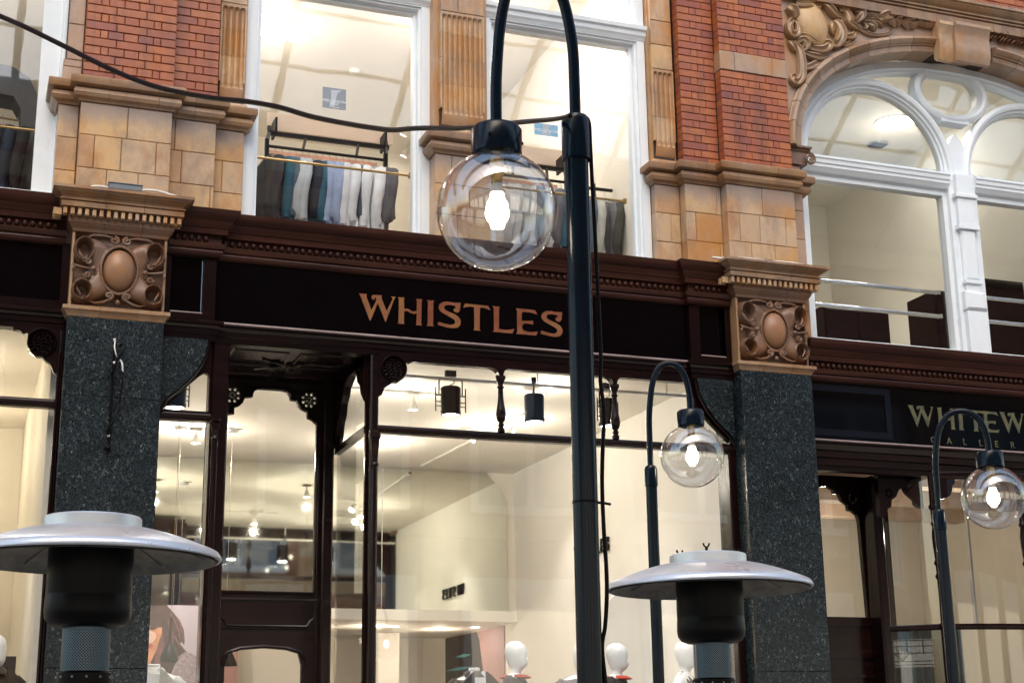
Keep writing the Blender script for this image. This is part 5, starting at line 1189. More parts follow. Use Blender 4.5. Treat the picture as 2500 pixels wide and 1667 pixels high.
# garments in the far left window
lr_ = thing('garment_rail', (-.1, 12.1, 5.42), 'grey felt-covered display arch with a brass rail in the far left upper window', 'clothes rail')
ar = [(-1.6, 5.42), (-1.6, 7.12), (-.12, 7.02), (.02, 6.94), (.09, 6.80), (.12, 6.6), (.12, 5.42), (-.02, 5.42), (-.02, 6.5), (-.03, 6.66), (-.09, 6.76), (-1.45, 6.86), (-1.45, 5.42)]
ar = [(x + .28, z) for x, z in ar]
obj('display_arch', MB().ext(ar, 12.0, 12.3), plain('grey_felt', (.10, .10, .105), .9), lr_)
obj('brass_bar', MB().tube([(-1.17, 12.12, 6.68), (.26, 12.12, 6.60)], .009, 8), M['brass'], lr_)
hang_row([('silver', .9), ('slate', .92), ('silver', .95), ('teal', .88), ('navy', .88), ('navy', .9), ('black', .92)], -.52, .30, 12.05, 'in the far left upper window', 'clothes in the far left upper window', 6.55)
# guard rails across the windows
def guard(x0, x1, Y, z, mat, r, lab, name='guard_rail'):
    t = tag(obj(name, MB().tube([(x0, Y, z), (x1, Y, z)], r, 12), mat, None, 40), lab, 'guard rail', 'guard rails inside the windows')
    for x in (x0, x1): obj('fixing', MB().box(x - .015, x + .015, Y - .02, Y + .02, z - .02, z + .02), mat, t)
guard(2.05, 3.42, 11.55, 6.30, M['brass'], .011, 'brass guard rail across the first-floor window in front of the shirts')
guard(4.05, 5.42, 11.55, 6.30, M['brass'], .011, 'dull brass guard rail across the window behind the lamp post')
guard(-2.8, .45, 11.55, 6.30, M['brass'], .011, 'brass guard rail in the far left upper window')
for z, w in ((5.775, 'upper'), (5.535, 'lower')):
    guard(7.15, 8.76, 11.62, z, M['chrome'], .021, f'{w} chrome guard rail in the left pane of the arched window')
    guard(9.02, 10.6, 11.62, z, M['chrome'], .021, f'{w} chrome guard rail in the right pane of the arched window')
# dark cupboards at the back of the upper gallery
for (a, b, zt, lab) in ((8.35, 9.15, 6.0, 'black display cabinet behind the chrome rails, left one'), (9.75, 10.25, 6.3, 'black display cabinet behind the chrome rails near the mullion'), (10.4, 10.95, 6.5, 'black display cabinet in the right pane of the arched window')):
    c_ = thing('display_cabinet', ((a + b) / 2, 13.0, 4.83), lab, 'cabinet', 'black display cabinets upstairs')
    obj('carcass', MB().cbox(a, b, 13.0, 13.5, 4.831, zt, .01), M['black'], c_); obj('cabinet_door', MB().cbox(a + .02, (a + b) / 2 - .005, 12.98, 12.999, 4.86, zt - .03, .006), M['black'], c_); obj('cabinet_door', MB().cbox((a + b) / 2 + .005, b - .02, 12.98, 12.999, 4.86, zt - .03, .006), M['black'], c_)

# ------------------------------------------------------------------ mannequins in the windows
def head_profile():
    return [(0, 0), (.030, .002), (.045, .012), (.056, .035), (.066, .075), (.073, .12), (.074, .155), (.066, .19), (.050, .212), (.028, .225), (0, .229)]
def mannequin(x, Y, z_chin, top, lab, rz=0, headless=False, plat=.55, straps=False, collar=None, plaid=None, coat=None):
    """glossy white figure from the stand up; z_chin is the level of the chin"""
    t = thing('mannequin', (x, Y, plat), lab, 'mannequin', 'white shop-window mannequins', rz)
    q = z_chin - plat
    secs = [(-.86, .155, .10, 0), (-.74, .165, .105, 0), (-.60, .135, .09, 0), (-.48, .118, .082, 0), (-.36, .14, .09, -.005), (-.26, .165, .10, -.005), (-.18, .185, .088, 0), (-.135, .19, .07, .005), (-.115, .165, .062, .006), (-.095, .11, .056, .008), (-.075, .065, .050, .008), (-.05, .050, .047, .006), (-.02, .045, .046, .0), (.0, .045, .047, -.005)]
    secs = [(z + (.058 if z < -.06 else (.03 if z < -.03 else 0)), a, b, c_) for z, a, b, c_ in secs]
    if headless: secs += [(.03, .046, .048, -.008), (.034, .040, .042, -.008), (.035, .0, .0, -.008)]
    else:
        secs += [(.015, .046, .052, -.012), (.03, .054, .066, -.018), (.055, .062, .078, -.02), (.09, .069, .088, -.016), (.13, .074, .094, -.010), (.165, .074, .094, -.006), (.20, .064, .082, -.003), (.225, .045, .058, 0), (.238, .022, .028, 0), (.241, 0, 0, 0)]
    m = 24; v = []; f = []
    for (z, a, b, cy) in secs:
        for i in range(m):
            an = 2 * pi * i / m; y = b * sin(an)
            if z > .01 and not headless and y < 0:   # chin and brow come forward, face is flatter
                y *= 1.0 + .12 * (z < .06) - .08 * (.07 < z < .12)
            v.append((a * cos(an), y + cy, q + z))
    for j in range(len(secs) - 1):
        for i in range(m): k = (i + 1) % m; f.append((j * m + i, j * m + k, (j + 1) * m + k, (j + 1) * m + i))
    f.append(tuple(range(m)))
    mb = MB().add(v, f)
    for s in (-1, 1): mb.tube([(s * .17, .0, q - 0.100), (s * .205, .0, q - 0.145), (s * .225, .01, q - 0.305), (s * .225, -.01, q - 0.505), (s * .20, -.06, q - 0.685)], [.045, .052, .044, .036, .026], 10)
    if not headless:
        mb.sph((0, -.098, q + .078), .010, .010, .030, 8, 6)   # slight ridge of the nose
    obj('body', mb, M['mannequin'], t, 60, True)
    obj('stand', MB().lathe([(0, .0), (.16, .0), (.16, .012), (.02, .02), (.016, q - .84), (0, q - .84)], seg=20), M['chrome'], t, 30, True)
    def shell(levels, grow, mat, name, cut=None, neck=0):
        v = []; f = []
        for (z, a, b, cy) in [s_ for s_ in secs if levels[0] <= s_[0] <= levels[1]]:
            for i in range(m):
                an = 2 * pi * i / m; dz = 0
                if z > -.07: dz = -neck * max(0, -sin(an))
                v.append(((a + grow) * cos(an), (b + grow) * sin(an) + cy, q + z + dz))
        n = len(v) // m
        for j in range(n - 1):
            for i in range(m): k = (i + 1) % m; f.append((j * m + i, j * m + k, (j + 1) * m + k, (j + 1) * m + i))
        mb = MB().add(v, f)
        if name != 'collar' and not straps:
            for s in (-1, 1): mb.tube([(s * .145, .0, q - 0.090), (s * .20, .0, q - 0.135), (s * .228, .01, q - 0.305), (s * .228, -.01, q - 0.505), (s * .205, -.06, q - 0.645)], [.058, .066, .056, .05, .042], 10)
        return obj(name, mb, mat, t, 60, True)
    if straps:
        shell((-.9, -.15), .010, CL['black'], 'dress')
        sb = MB()
        for s in (-1, 1):
            sb.tube([(s * .13, -.09, q - 0.215), (s * .115, -.075, q - 0.115), (s * .10, -.0, q - 0.043), (s * .105, .07, q - 0.145)], .016, 6)
            sb.tube([(s * .06, -.10, q - 0.215), (s * .065, -.07, q - 0.085), (s * .060, .0, q - 0.017), (s * .07, .07, q - 0.145)], .012, 6)
        obj('strap', sb, CL['black'], t, 40, True)
    else:
        shell((-.9, -.03 if not coat else -.015), .012, top, 'top', neck=.02)
    if collar:
        cb = MB()
        for s in (-1, 1):
            cb.ext([(s * .005, q - 0.060), (s * .058, q - 0.100), (s * .075, q - 0.045), (s * .06, q + 0.010), (s * .035, q - 0.000)], -.078, -.066)
        cb.lathe([(.056, q - 0.045), (.058, q - 0.000), (.064, q - 0.000), (.066, q - 0.045)], seg=20)
        obj('collar', cb, collar, t, 40, True)
        obj('shirt_front', MB().ext([(-.05, q - 0.045), (.05, q - 0.045), (.075, q - 0.445), (-.075, q - 0.445)], -.118, -.106), collar, t, None, True)
    if coat:
        for s in (-1, 1): obj('lapel', MB().ext([(s * .055, q - 0.000), (s * .10, q - 0.030), (s * .17, q - 0.105), (s * .12, q - 0.145), (s * .14, q - 0.205), (s * .06, q - 0.405), (s * .05, q - 0.245)], -.135, -.108), coat, t, None, True)
        obj('collar_fold', MB().lathe([(.062, q - 0.035), (.066, q + 0.010), (.080, q - 0.005), (.10, q - 0.045)], seg=20, ang0=0), coat, t, 40, True)
    if plaid:
        obj('neckline', MB().lathe([(.080, q - .030), (.088, q - .031), (.110, q - .041), (.136, q - .054), (.110, q - .062)], seg=24), plaid, t, 40, True)
    return t
m = Mat('red_plaid', .8); ch = m.n('ShaderNodeTexChecker'); ch.inputs['Scale'].default_value = 45; ch.inputs['Color1'].default_value = (.62, .06, .03, 1); ch.inputs['Color2'].default_value = (.08, .012, .012, 1); m.l(m.pos(), ch.inputs['Vector']); m.l(ch.outputs[0], m.b.inputs['Base Color']); M['plaid'] = m.m
YM = 11.75
def mx(px, py): return at(px, py, YM)
x, z = mx(1157, 1640); mannequin(x, YM, z, M['leather'], 'headless mannequin in a black leather jacket over a white collared shirt', .1, True, collar=CL['white'], coat=M['leather'])
x, z = mx(1258, 1637); mannequin(x, YM, z, CL['charcoal'], 'bald white mannequin in a dark top with red plaid, right of the leather jacket', .95, plaid=M['plaid'])
x, z = mx(1420, 1640); mannequin(x, YM, z, CL['grey'], 'bald white mannequin in a grey top, mostly hidden by the tall lamp post', -.3)
x, z = mx(1505, 1640); mannequin(x, YM, z, CL['black'], 'bald white mannequin in black with a red neckline, just right of the tall lamp post', .9, plaid=CL['red'])
x, z = mx(1672, 1635); mannequin(x, YM, z, CL['black'], 'bald white mannequin in a strappy black dress behind the right heater', .8, straps=True)
x, z = mx(376, 1632); mannequin(x, YM, z, CL['stone'], 'headless mannequin in a stone coat in the narrow window by the pier', -.2, True, collar=CL['white'], coat=CL['stone'])
x, z = mx(-14, 1630); mannequin(x, YM, z, M['leather'], 'mannequin in a studded black jacket at the far left edge', .3, coat=M['leather'])
pan = obj('curved_screen', MB().ext([(6.02, .56), (6.10, .9), (6.12, 2.2), (6.10, 2.7), (5.98, 2.95), (5.80, 3.0), (5.62, 2.86), (5.52, 2.5), (5.50, 1.9), (5.54, 1.0), (5.62, .56)], 12.6, 12.64), M['ivory'], None, 40); tag(pan, 'large pale rounded screen standing behind the window by the right heater', 'screen')

# portrait poster in the narrow window
po = thing('portrait_poster', (1.55, 12.5, .6), 'large fashion poster of a dark-haired face in the narrow window', 'poster')
YP = 12.45
PC = (340, 1380, .18303)
def pk(pts, Y=YP): return K(PC, pts, Y)
def flat(name, pts, d, mat):
    obj(name, MB().ext(pk(pts), YP - d - .0016, YP - d), mat, po)
x0, zt = pk([(60, 520)])[0]; x1, _ = pk([(803, 527)])[0]
obj('card', MB().box(x0 - .35, x1, YP, YP + .02, .7, zt), plain('poster_mauve', (.58, .48, .52), .5, 0, 0, .05, 2), po)
obj('easel_foot', MB().box(x0 - .2, x1 - .05, YP + .021, YP + .2, .551, .72), M['grey_metal'], po)
skin = plain('print_skin', (.66, .27, .13), .5, 0, 0, .2, 6); skin2 = plain('print_skin_light', (.80, .52, .38), .5, 0, 0, .1, 8); hair = plain('print_hair', (.055, .018, .016), .5, 0, 0, .5, 14); hairl = plain('print_hair_light', (.20, .075, .07), .5, 0, 0, .3, 20); knit = plain('print_knit', (.36, .27, .29), .6, 0, 0, .35, 40)
flat('printed_hair', [(-100, 522), (365, 522), (450, 620), (540, 730), (595, 860), (605, 990), (600, 1060), (560, 1010), (545, 1050), (640, 1160), (770, 1210), (700, 1230), (560, 1180), (470, 1330), (430, 1440), (330, 1440), (-100, 1100)], .0, hair)
flat('printed_face', [(-60, 800), (120, 790), (200, 830), (305, 820), (300, 900), (260, 1020), (230, 1120), (180, 1230), (130, 1330), (-60, 1330)], .002, skin)
flat('printed_cheek', [(20, 850), (130, 860), (215, 900), (225, 960), (170, 1030), (60, 1030)], .004, skin2)
flat('printed_eye', [(125, 835), (160, 800), (200, 815), (235, 835), (190, 852), (140, 850)], .006, hair)
flat('printed_lips', [(95, 1055), (150, 1045), (190, 1065), (150, 1100), (100, 1105)], .006, plain('print_lips', (.48, .10, .07), .5))
flat('printed_neck', [(220, 1130), (300, 900), (400, 700), (430, 900), (460, 950), (450, 1100), (380, 1300), (250, 1400), (200, 1300)], .001, hairl)
flat('printed_hair', [(230, 640), (330, 640), (420, 820), (430, 1000), (400, 1250), (330, 1420), (270, 1350), (330, 1060), (310, 850)], .0025, hair)
for i, ln in enumerate(([(380, 560), (470, 700), (540, 860), (560, 1010), (545, 1010), (520, 880), (455, 720)], [(340, 650), (420, 830), (520, 1010), (640, 1160), (620, 1160), (500, 1020), (400, 840)], [(430, 600), (560, 780), (598, 950), (585, 1040), (575, 950), (540, 800)])): flat('printed_strand', ln, .004, hairl)
flat('printed_jumper', [(600, 1150), (690, 1165), (770, 1215), (775, 1650), (380, 1650), (430, 1480), (480, 1330), (520, 1220)], .003, knit)
# black bottle-shaped vase hanging before the poster
bv = thing('hanging_lamp', (1.62, 12.2, 2.0), 'black bottle-shaped pendant hanging in front of the fashion poster', 'pendant lamp')
xb, zb = at(415, 1560, 12.2)
obj('shade', MB().lathe([(.07, -.17), (.072, -.14), (.06, -.10), (.03, -.05), (.014, -.02), (.010, .05), (.010, .17), (0, .17)], (xb, 12.2, zb), 20), M['black'], bv, 40)
obj('flex', MB().lathe([(.002, .17), (.002, 4.70 - zb)], (xb, 12.2, zb), 6), M['brass'], bv)
# ------------------------------------------------------------------ lamp posts with glass globes
def catmull(pts, k=6):
    P = [Vector(p) for p in pts]; out = []
    for i in range(len(P) - 1):
        p0, p1, p2, p3 = P[max(i - 1, 0)], P[i], P[i + 1], P[min(i + 2, len(P) - 1)]
        for t in [j / k for j in range(k)]: out.append(.5 * ((2 * p1) + (p2 - p0) * t + (2 * p0 - 5 * p1 + 4 * p2 - p3) * t * t + (3 * p1 - p0 - 3 * p2 + p3) * t ** 3))
    out.append(P[-1]); return out
def street_lamp(base, globe, R, zcol, apex, rp, rc, ra, lab, bulb_k=1.0, watts=6):
    """base: foot of the pole (x,y); globe: centre; zcol: top of the collar; apex: top of the swan neck"""
    t = thing('street_lamp', (base[0], base[1], 0), lab, 'street lamp', 'globe lamp posts in the street')
    bx, by = base; gx, gy, gz = globe
    obj('foot_plate', MB().lathe([(0, 0), (.15, 0), (.15, .015), (.06, .03), (.05, .10), (rp, .12)], (bx, by, 0), 24), M['steel_black'], t, 30)
    obj('pole', MB().lathe([(rp, .1), (rp, zcol - .02)], (bx, by, 0), 28), M['steel_black'], t, 40)
    H = .125 if rc > .033 else .10
    obj('collar', MB().lathe([(rp, zcol - H), (rc, zcol - H + .003), (rc, zcol - .018), (rc - .006, zcol - .004), (rc - .014, zcol), (ra, zcol)], (bx, by, 0), 28), M['steel_black'], t, 40)
    ctop = gz + R * .955 + .075
    d = Vector((gx - bx, gy - by, 0))
    f = lambda k, z: (bx + d.x * k, by + d.y * k, z)
    hh = apex - ra
    p = [f(0, zcol - .01), f(0, zcol + (hh - zcol) * .22), f(.015, zcol + (hh - zcol) * .50), f(.12, zcol + (hh - zcol) * .80), f(.30, zcol + (hh - zcol) * .955), f(.52, hh), f(.74, zcol + (hh - zcol) * .955 if ctop < zcol else ctop + (hh - ctop) * .93), f(.91, ctop + (hh - ctop) * .70), f(.99, ctop + (hh - ctop) * .33), f(1, ctop - .01)]
    obj('swan_neck', MB().tube(catmull(p, 6), ra, 18), M['steel_black'], t, 50)
    cr = .064 * R / .15
    obj('cap', MB().lathe([(0, ctop), (cr * .9, ctop), (cr, ctop - .008), (cr, ctop - .072), (cr * .94, ctop - .076), (cr * .90, ctop - .06), (0, ctop - .055)], (gx, gy, 0), 32), M['steel_black'], t, 40)
    sc_ = MB()
    for a in (2.0, 4.1, 6.0): sc_.lathe([(0, -.004), (.004, -.003), (.004, .003), (0, .004)], (gx + cr * cos(a), gy + cr * sin(a), ctop - .04), 8)
    obj('set_screw', sc_, M['black'], t)
    # globe: a blown shell with an open neck
    prof = []
    for i in range(30):
        a = -pi / 2 + (pi / 2 + 1.17) * i / 29; prof.append((R * cos(a), R * sin(a)))
    inner = [((R - .0025) / R * r, (R - .0025) / R * z) for r, z in reversed(prof)]
    prof[0] = (0, -R); inner[-1] = (0, -R + .0025)
    obj('globe', MB().lathe(prof + inner, globe, 48), M['globe'], t, 80)
    k = R / .15
    obj('lamp_holder', MB().lathe([(0, ctop - .05), (.018, ctop - .05), (.018, gz + .092 * k), (.014, gz + .085 * k), (.014, gz + .07 * k), (0, gz + .07 * k)], (gx, gy, 0), 16), M['brass'], t, 40)
    obj('bulb_neck', MB().lathe([(.011, gz + .082 * k), (.0125, gz + .072 * k), (.014, gz + .060 * k), (.0165, gz + .045 * k), (0, gz + .045 * k)], (gx, gy, 0), 20), M['white_metal'], t, 40)
    obj('bulb', MB().lathe([(max(0, v_.x), v_.y) for v_ in catmull([(.0165, .045), (.0180, .034), (.0230, .018), (.0280, .002), (.0295, -.010), (.0265, -.022), (.0185, -.032), (.009, -.037), (0, -.038)], 4)], (gx, gy, gz), 32), M['lit_bulb'], t, 60)
    return t
# nearest lamp: arm to the left; its globe fills the middle of the picture
R0 = .15
g1 = atD(1214, 514, 3.73)
b1 = atD(1410, 500, 3.80)
zc1 = at(1405, 283, b1.y)[1]
street_lamp((b1.x, b1.y), (g1.x, g1.y, g1.z), R0, zc1, at(1300, -92, b1.y)[1], .030, .0365, .0145, 'tall blue-black lamp post in front, its clear globe hanging left over the fascia', 1, 6)
g2 = atD(1690, 1113, 7.15); b2 = atD(1590, 1180, 7.12)
zc2 = at(1590, 1136, b2.y)[1]; ap2 = at(1640, 886, b2.y)[1]
street_lamp((b2.x, b2.y), tuple(g2), R0, zc2, ap2, .0262, .0305, .0143, 'lamp post with clear lit globe in front of the second granite pier', 1, 5)
g3 = atD(2425, 1214, 7.5); b3 = atD(2296, 1290, 7.45)
zc3 = at(2296, 1243, b3.y)[1]; ap3 = at(2358, 1006, b3.y)[1]
street_lamp((b3.x, b3.y), tuple(g3), R0, zc3, ap3, .0275, .0315, .0148, 'lamp post with lit globe at the right edge before the gallery', 1, 5)

# ------------------------------------------------------------------ patio heaters
RIV = make_mesh('rivet', MB().sph((0, 0, 0), .004, .004, .004, 6, 4)); RIV.materials.append(M['grey_metal'])
def heater(c, d, lab, wing=False, s=1.0):
    t = thing('patio_heater', (c[0], c[1], 0), lab, 'patio heater', 'mushroom patio heaters in the street')
    z = c[2]
    # c = centre of the reflector rim
    obj('base', MB().lathe([(0, 0), (.24, 0), (.25, .02), (.25, .70), (.22, .74), (.04, .76), (0, .76)], seg=28), M['grey_metal'], t, 30, True)
    obj('post', MB().lathe([(.038, .74), (.038, z - .52)], seg=20), M['grey_metal'], t, 40, True)
    obj('collar', MB().lathe([(0, z - .54), (.078, z - .54), (.090, z - .52), (.090, z - .462), (.070, z - .446), (.070, z - .437), (.079, z - .428), (.082, z - .405), (.082, z - .366), (.076, z - .360), (0, z - .360)], seg=28), M['black'], t, 40, True)
    # perforated burner guard: an open lattice of punched steel over a dark tube
    g = obj('burner_screen', MB().lathe([(.073, z - .362), (.073, z - .228)], seg=40), M['mesh'], t, 60, True)
    obj('burner_tube', MB().lathe([(.062, z - .362), (.062, z - .226)], seg=24), M['black'], g, 60, True)
    for k in range(12): a = 2 * pi * k / 12; piece('rivet', RIV, t, (.0825 * cos(a), .0825 * sin(a), z - .378), True)
    obj('head', MB().lathe([(0, z - .228), (.095, z - .228), (.118, z - .219), (.130, z - .201), (.133, z - .178), (.131, z - .135), (.130, z - .13), (.131, z - .125), (.131, z + .02), (0, z + .02)], seg=36), M['black'], t, 35, True)
    n = 14; rim = .403; R = []
    prof = [(rim - .010, -.020), (rim - .003, -.021), (rim, -.017), (rim - .0005, -.012), (rim - .010, .004), (rim - .014, .006)]
    for i in range(1, n + 1):
        q = i / n; r = (rim - .014) * (1 - q) + .155 * q; prof.append((r, .007 + .071 * (q * .45 + .55 * sin(q * pi / 2))))
    prof += [(.150, .079), (.150, .110), (.146, .114), (.12, .115), (0, .116)]
    obj('reflector', MB().lathe([(r, zz + z) for r, zz in prof], seg=72), M['alu'], t, 35, True)
    und = [(rim - .016, -.026), (rim - .026, .0)] + [((rim - .03) * (1 - i / 8) + .14 * i / 8, .004 + .058 * sin(i / 8 * pi / 2)) for i in range(9)]
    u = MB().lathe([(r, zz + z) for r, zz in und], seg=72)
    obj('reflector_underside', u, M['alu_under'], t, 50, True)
    seams = MB()
    for k in range(10):
        a = 2 * pi * k / 10 + .2; seams.tube([((rim - .03) * (1 - i / 8) * cos(a) + .14 * i / 8 * cos(a), ((rim - .03) * (1 - i / 8) + .14 * i / 8) * sin(a), z + .001 + .058 * sin(i / 8 * pi / 2)) for i in range(9)], .0012, 5)
    obj('underside_seam', seams, M['black'], t, None, True)
    if wing:
        for k in range(3):
            a = 2.1 + k * 2.1; w_ = MB(); x, y = .13 * cos(a), .13 * sin(a)
            w_.lathe([(0, z + .115), (.006, z + .115), (.006, z + .130), (0, z + .132)], (x, y, 0), 8)
            for s_ in (-1, 1): w_.tube([(x, y, z + .127), (x + s_ * .010, y, z + .134), (x + s_ * .013, y, z + .144)], .0035, 6)
            obj('wing_nut', w_, M['black'], t, None, True)
    return t
m = Mat('punched_steel', .35, .9)
tc = m.n('ShaderNodeTexCoord'); sp_ = m.n('ShaderNodeSeparateXYZ'); m.l(tc.outputs['Object'], sp_.inputs[0])
an = m.n('ShaderNodeMath', operation='ARCTAN2'); m.l(sp_.outputs[1], an.inputs[0]); m.l(sp_.outputs[0], an.inputs[1])
mu = m.n('ShaderNodeMath', operation='MULTIPLY'); m.l(an.outputs[0], mu.inputs[0]); mu.inputs[1].default_value = .073
cb = m.n('ShaderNodeCombineXYZ'); m.l(mu.outputs[0], cb.inputs[0]); m.l(sp_.outputs[2], cb.inputs[1])
vo = m.n('ShaderNodeTexVoronoi', feature='F1'); vo.inputs['Scale'].default_value = 155; vo.inputs['Randomness'].default_value = 0; m.l(cb.outputs[0], vo.inputs['Vector'])
mpv = m.n('ShaderNodeMapping'); mpv.inputs['Rotation'].default_value = (0, 0, .785)
m.l(cb.outputs[0], mpv.inputs[0]); m.l(mpv.outputs[0], vo.inputs['Vector'])
rr = m.ramp(vo.outputs['Distance'], [(.30, (0, 0, 0)), (.36, (1, 1, 1))]); m.l(rr, m.b.inputs['Alpha']); m.col((.10, .14, .18)); M['mesh'] = m.m
h1 = atD(223, 1352, 4.95); heater(h1, 4.95, 'silver mushroom patio heater at the lower left before the first pier')
h2 = atD(1731, 1425, 6.02); heater(h2, 6.02, 'silver mushroom patio heater with wing nuts, lower right before the second pier', True)

# ------------------------------------------------------------------ cables
def cable(name, pts, r, mat, lab, cat='cable', k=6):
    return tag(obj(name, MB().tube(catmull(pts, k), r, 10), mat, None, 60), lab, cat)
zb = zc1
ov = [(0, 40), (60, 66), (160, 115), (250, 160), (330, 195), (410, 220), (520, 240), (600, 248), (680, 262), (760, 285), (850, 303), (920, 314), (960, 318), (1010, 314), (1060, 313), (1120, 314), (1200, 306), (1290, 297), (1350, 292), (1392, 284)]
D0 = 9.0
pts = []
for i, (a, b) in enumerate(ov):
    s = min(1, a / 1392); dist = D0 + (3.74 - D0) * s ** .9
    pts.append(atD(a, b, dist))
pts = [atD(-260, -70, 9.9), atD(-120, -12, 9.45)] + pts
far = pts[0]
hk = obj('overhead_cable', MB().tube(catmull(pts, 5), [.0155 - .0095 * i / ((len(pts) - 1) * 5) for i in range((len(pts) - 1) * 5 + 1)], 10), M['rubber'], None, 60)
tag(hk, 'black cable slung across the picture to the top of the tall lamp post', 'cable')
# cable running down the near pole
dp = [(1400, 283, 0), (1425, 284, .0), (1438, 300, 0), (1441, 350, 0), (1446, 450, 0), (1452, 560, 0), (1456, 640, 0), (1462, 760, 0), (1467, 880, 0), (1466, 930, 0), (1475, 1010, 0), (1472, 1080, 0), (1470, 1180, 0), (1474, 1290, 0), (1481, 1400, 0), (1481, 1470, 0), (1477, 1530, 0), (1470, 1580, 0), (1478, 1667, 0), (1484, 1800, 0), (1490, 2000, 0)]
cable('pole_cable', [atD(a, b, 3.80 / cos(atan2(b - 833, 3672)) * 1.0 if False else 0) if False else (lambda d: Vector((d.x, d.y, d.z)))(Vector((at(a, b, b1.y - .012)[0], b1.y - .012, at(a, b, b1.y - .012)[1]))) for a, b, _ in dp], .0050, M['rubber'], 'black cable hanging down the right side of the tall lamp post')
tz = at(1435, 1226, b1.y)[1]
tie = MB().lathe([(.0300, tz - .0025), (.0316, tz - .0025), (.0316, tz + .0025), (.0300, tz + .0025)], (b1.x, b1.y, 0), 24)
tie.tube([(b1.x + .031, b1.y - .004, tz), (b1.x + .045, b1.y - .012, tz - .002), (b1.x + .060, b1.y - .012, tz - .004)], .0035, 6)
tag(obj('cable_tie', tie, M['rubber']), 'black cable tie with a loose tail round the tall lamp post', 'cable tie')
# white cables lying on the capital ledges
def ledge(pts, Y, r, mat, lab, nm='ledge_cable'):
    q = [at(a, b, Y) for a, b in pts]; return cable(nm, [(x, Y, max(z, 5.604 + r * .6)) for x, z in q], r, mat, lab)
ledge([(222, 457), (240, 455), (268, 459), (300, 462), (330, 470), (350, 465), (380, 466), (410, 474), (436, 482)], 10.86, .010, M['pvc'], 'white cable lying on the ledge above the left carved capital')
ledge([(1740, 640), (1760, 632), (1785, 629), (1820, 631), (1850, 634), (1880, 638), (1910, 640), (1950, 645), (1985, 652)], 10.87, .010, M['pvc'], 'white cables lying on the ledge above the right carved capital')
ledge([(1780, 634), (1830, 637), (1870, 634), (1920, 643), (1960, 648)], 10.90, .006, M['rubber'], 'thin dark cable tangled on the right capital ledge')
x0, z0 = at(264, 470, 10.82); x1, _ = at(345, 478, 10.82)
jb_ = thing('junction_box', ((x0 + x1) / 2, 10.93, 5.606), 'grey sloping junction box on the ledge above the left capital', 'junction box')
obj('box', MB().cbox(x0, x1, 10.785, 10.87, 5.607, 5.652, .006), M['mastic'], jb_); obj('lid', MB().cbox(x0 - .004, x1 + .004, 10.781, 10.872, 5.6525, 5.660, .002), M['mastic'], jb_)
# remains of a light fitting on the left granite pier
wb = thing('wall_bracket', (1.0, 10.9, 4.1), 'black wall bracket with dangling wires on the left granite pier', 'bracket')
bk = MB().box(.988, 1.006, 10.905, 10.919, 3.72, 4.46); obj('back_strap', bk, M['black'], wb)
for (a, b) in ((280, 829), (265, 1063), (279, 885)):
    x, z = at(a, b, 10.9); obj('fixing_knob', MB().sph((x, 10.905, z), .011, .014, .011, 10, 8), M['pvc'], wb, 60)
def wire(pts, r, mat, nm, out=.05):
    q = []
    for i, (a, b) in enumerate(pts):
        x, z = at(a, b, 10.88); q.append((x, 10.90 - out * sin(pi * (i + .4) / (len(pts) + .3)), z))
    obj(nm, MB().tube(catmull(q, 5), r, 8), mat, wb, 60)
wire([(281, 832), (279, 850), (282, 866), (285, 872)], .005, M['pvc'], 'wire'); wire([(292, 846), (298, 840), (303, 850), (296, 862), (286, 880), (277, 905), (270, 915)], .009, M['black'], 'hook', .06)
wire([(294, 880), (298, 895), (298, 912), (297, 935), (294, 965), (291, 985)], .006, M['black'], 'wire'); wire([(294, 879), (297, 890), (299, 910)], .0065, M['pvc'], 'wire', .055)
wire([(292, 984), (285, 1005), (275, 1030), (265, 1045), (263, 1062)], .009, M['black'], 'hook', .06)
obj('lower_socket', MB().sph((.988, 10.90, 3.69), .025, .025, .022, 12, 8), M['black'], wb, 60)

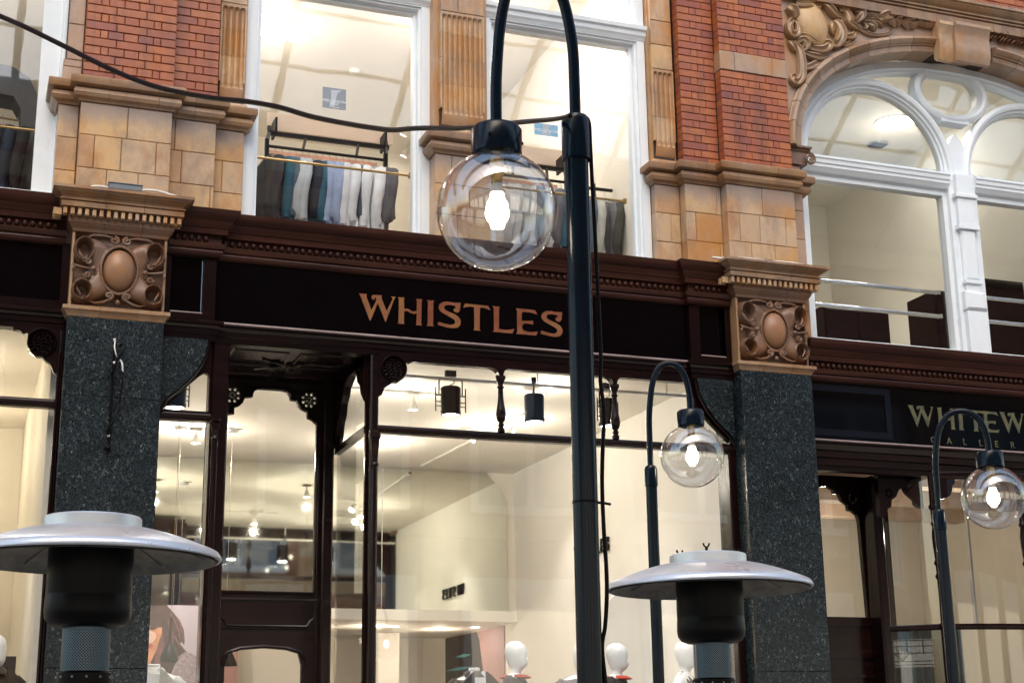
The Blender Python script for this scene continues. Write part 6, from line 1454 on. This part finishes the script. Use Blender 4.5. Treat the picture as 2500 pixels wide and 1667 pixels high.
# ------------------------------------------------------------------ the other side of the arcade, seen only in reflections
OB = thing('opposite_building', (4, -4.2, 0), 'brick and terracotta building across the arcade street, reflected in the glass', 'building')
obj('wall', MB().box(-26, 36, -4.6, -4.2, 0, 12.6), M['far_brick'], OB)
obj('string_course', MB().box(-26, 36, -4.19, -4.0, 5.3, 5.7).box(-26, 36, -4.19, -4.05, 8.6, 8.85).box(-26, 36, -4.19, -3.95, 11.6, 12.0), M['terracotta'], OB)
gm = plain('blue_grey_glazing', (.22, .32, .40), .1)
for i in range(-6, 9):
    x = i * 3.6 + 1.2
    obj('pilaster', MB().box(x - .35, x + .35, -4.19, -4.08, 0, 5.29).box(x - .3, x + .3, -4.19, -4.09, 5.71, 8.59), M['terracotta'], OB)
    w_ = obj('window', MB().ext(rect(x + .6, x + 3.0, 5.8, 8.4), -4.19, -4.12, holes=[rect(x + .75, x + 1.72, 5.95, 8.25), rect(x + 1.88, x + 2.85, 5.95, 8.25)]), M['white'], OB); obj('pane', MB().box(x + .7, x + 2.9, -4.18, -4.17, 5.9, 8.3), gm, w_)
    s_ = obj('shop_window', MB().ext(rect(x + .45, x + 3.15, .3, 4.6), -4.19, -4.1, holes=[rect(x + .6, x + 3.0, .7, 4.0)]), M['white'], OB); obj('pane', MB().box(x + .55, x + 3.05, -4.18, -4.165, .6, 4.1), lamp_mat('lit_shop_interior', (1, .85, .62), .55) if i == -6 else bpy.data.materials['lit_shop_interior'], s_)
# glazed arcade roof: iron ribs and purlins over boarded eaves
RF = thing('arcade_roof', (4, 3.4, 12.2), 'iron ribbed glass roof over the arcade street, reflected in the lamp globes', 'roof')
iron = plain('painted_iron', (.35, .40, .42), .5)
def roofz(y): t = (y + 4.2) / 15.3; return 12.2 + 3.6 * sin(pi * t)
for i in range(-9, 14):
    x = i * 2.3 + .4; obj('rib', MB().tube([(x, -4.2 + 15.3 * k / 16, roofz(-4.2 + 15.3 * k / 16)) for k in range(17)], .07, 6), iron, RF)
for k in range(1, 16):
    y = -4.2 + 15.3 * k / 16; obj('purlin', MB().box(-22, 32, y - .03, y + .03, roofz(y) + .075, roofz(y) + .13), iron, RF)
for (a, b) in ((-4.2, -3.2), (2.2, 4.7), (9.8, 11.1)):
    obj('boarded_eave', MB().ext([(y, roofz(y) + .14) for y in (a, (a + b) / 2, b)] + [(y, roofz(y) + .2) for y in (b, (a + b) / 2, a)], -26, 36, 'x'), plain('roof_boards', (.45, .42, .38), .7), RF)
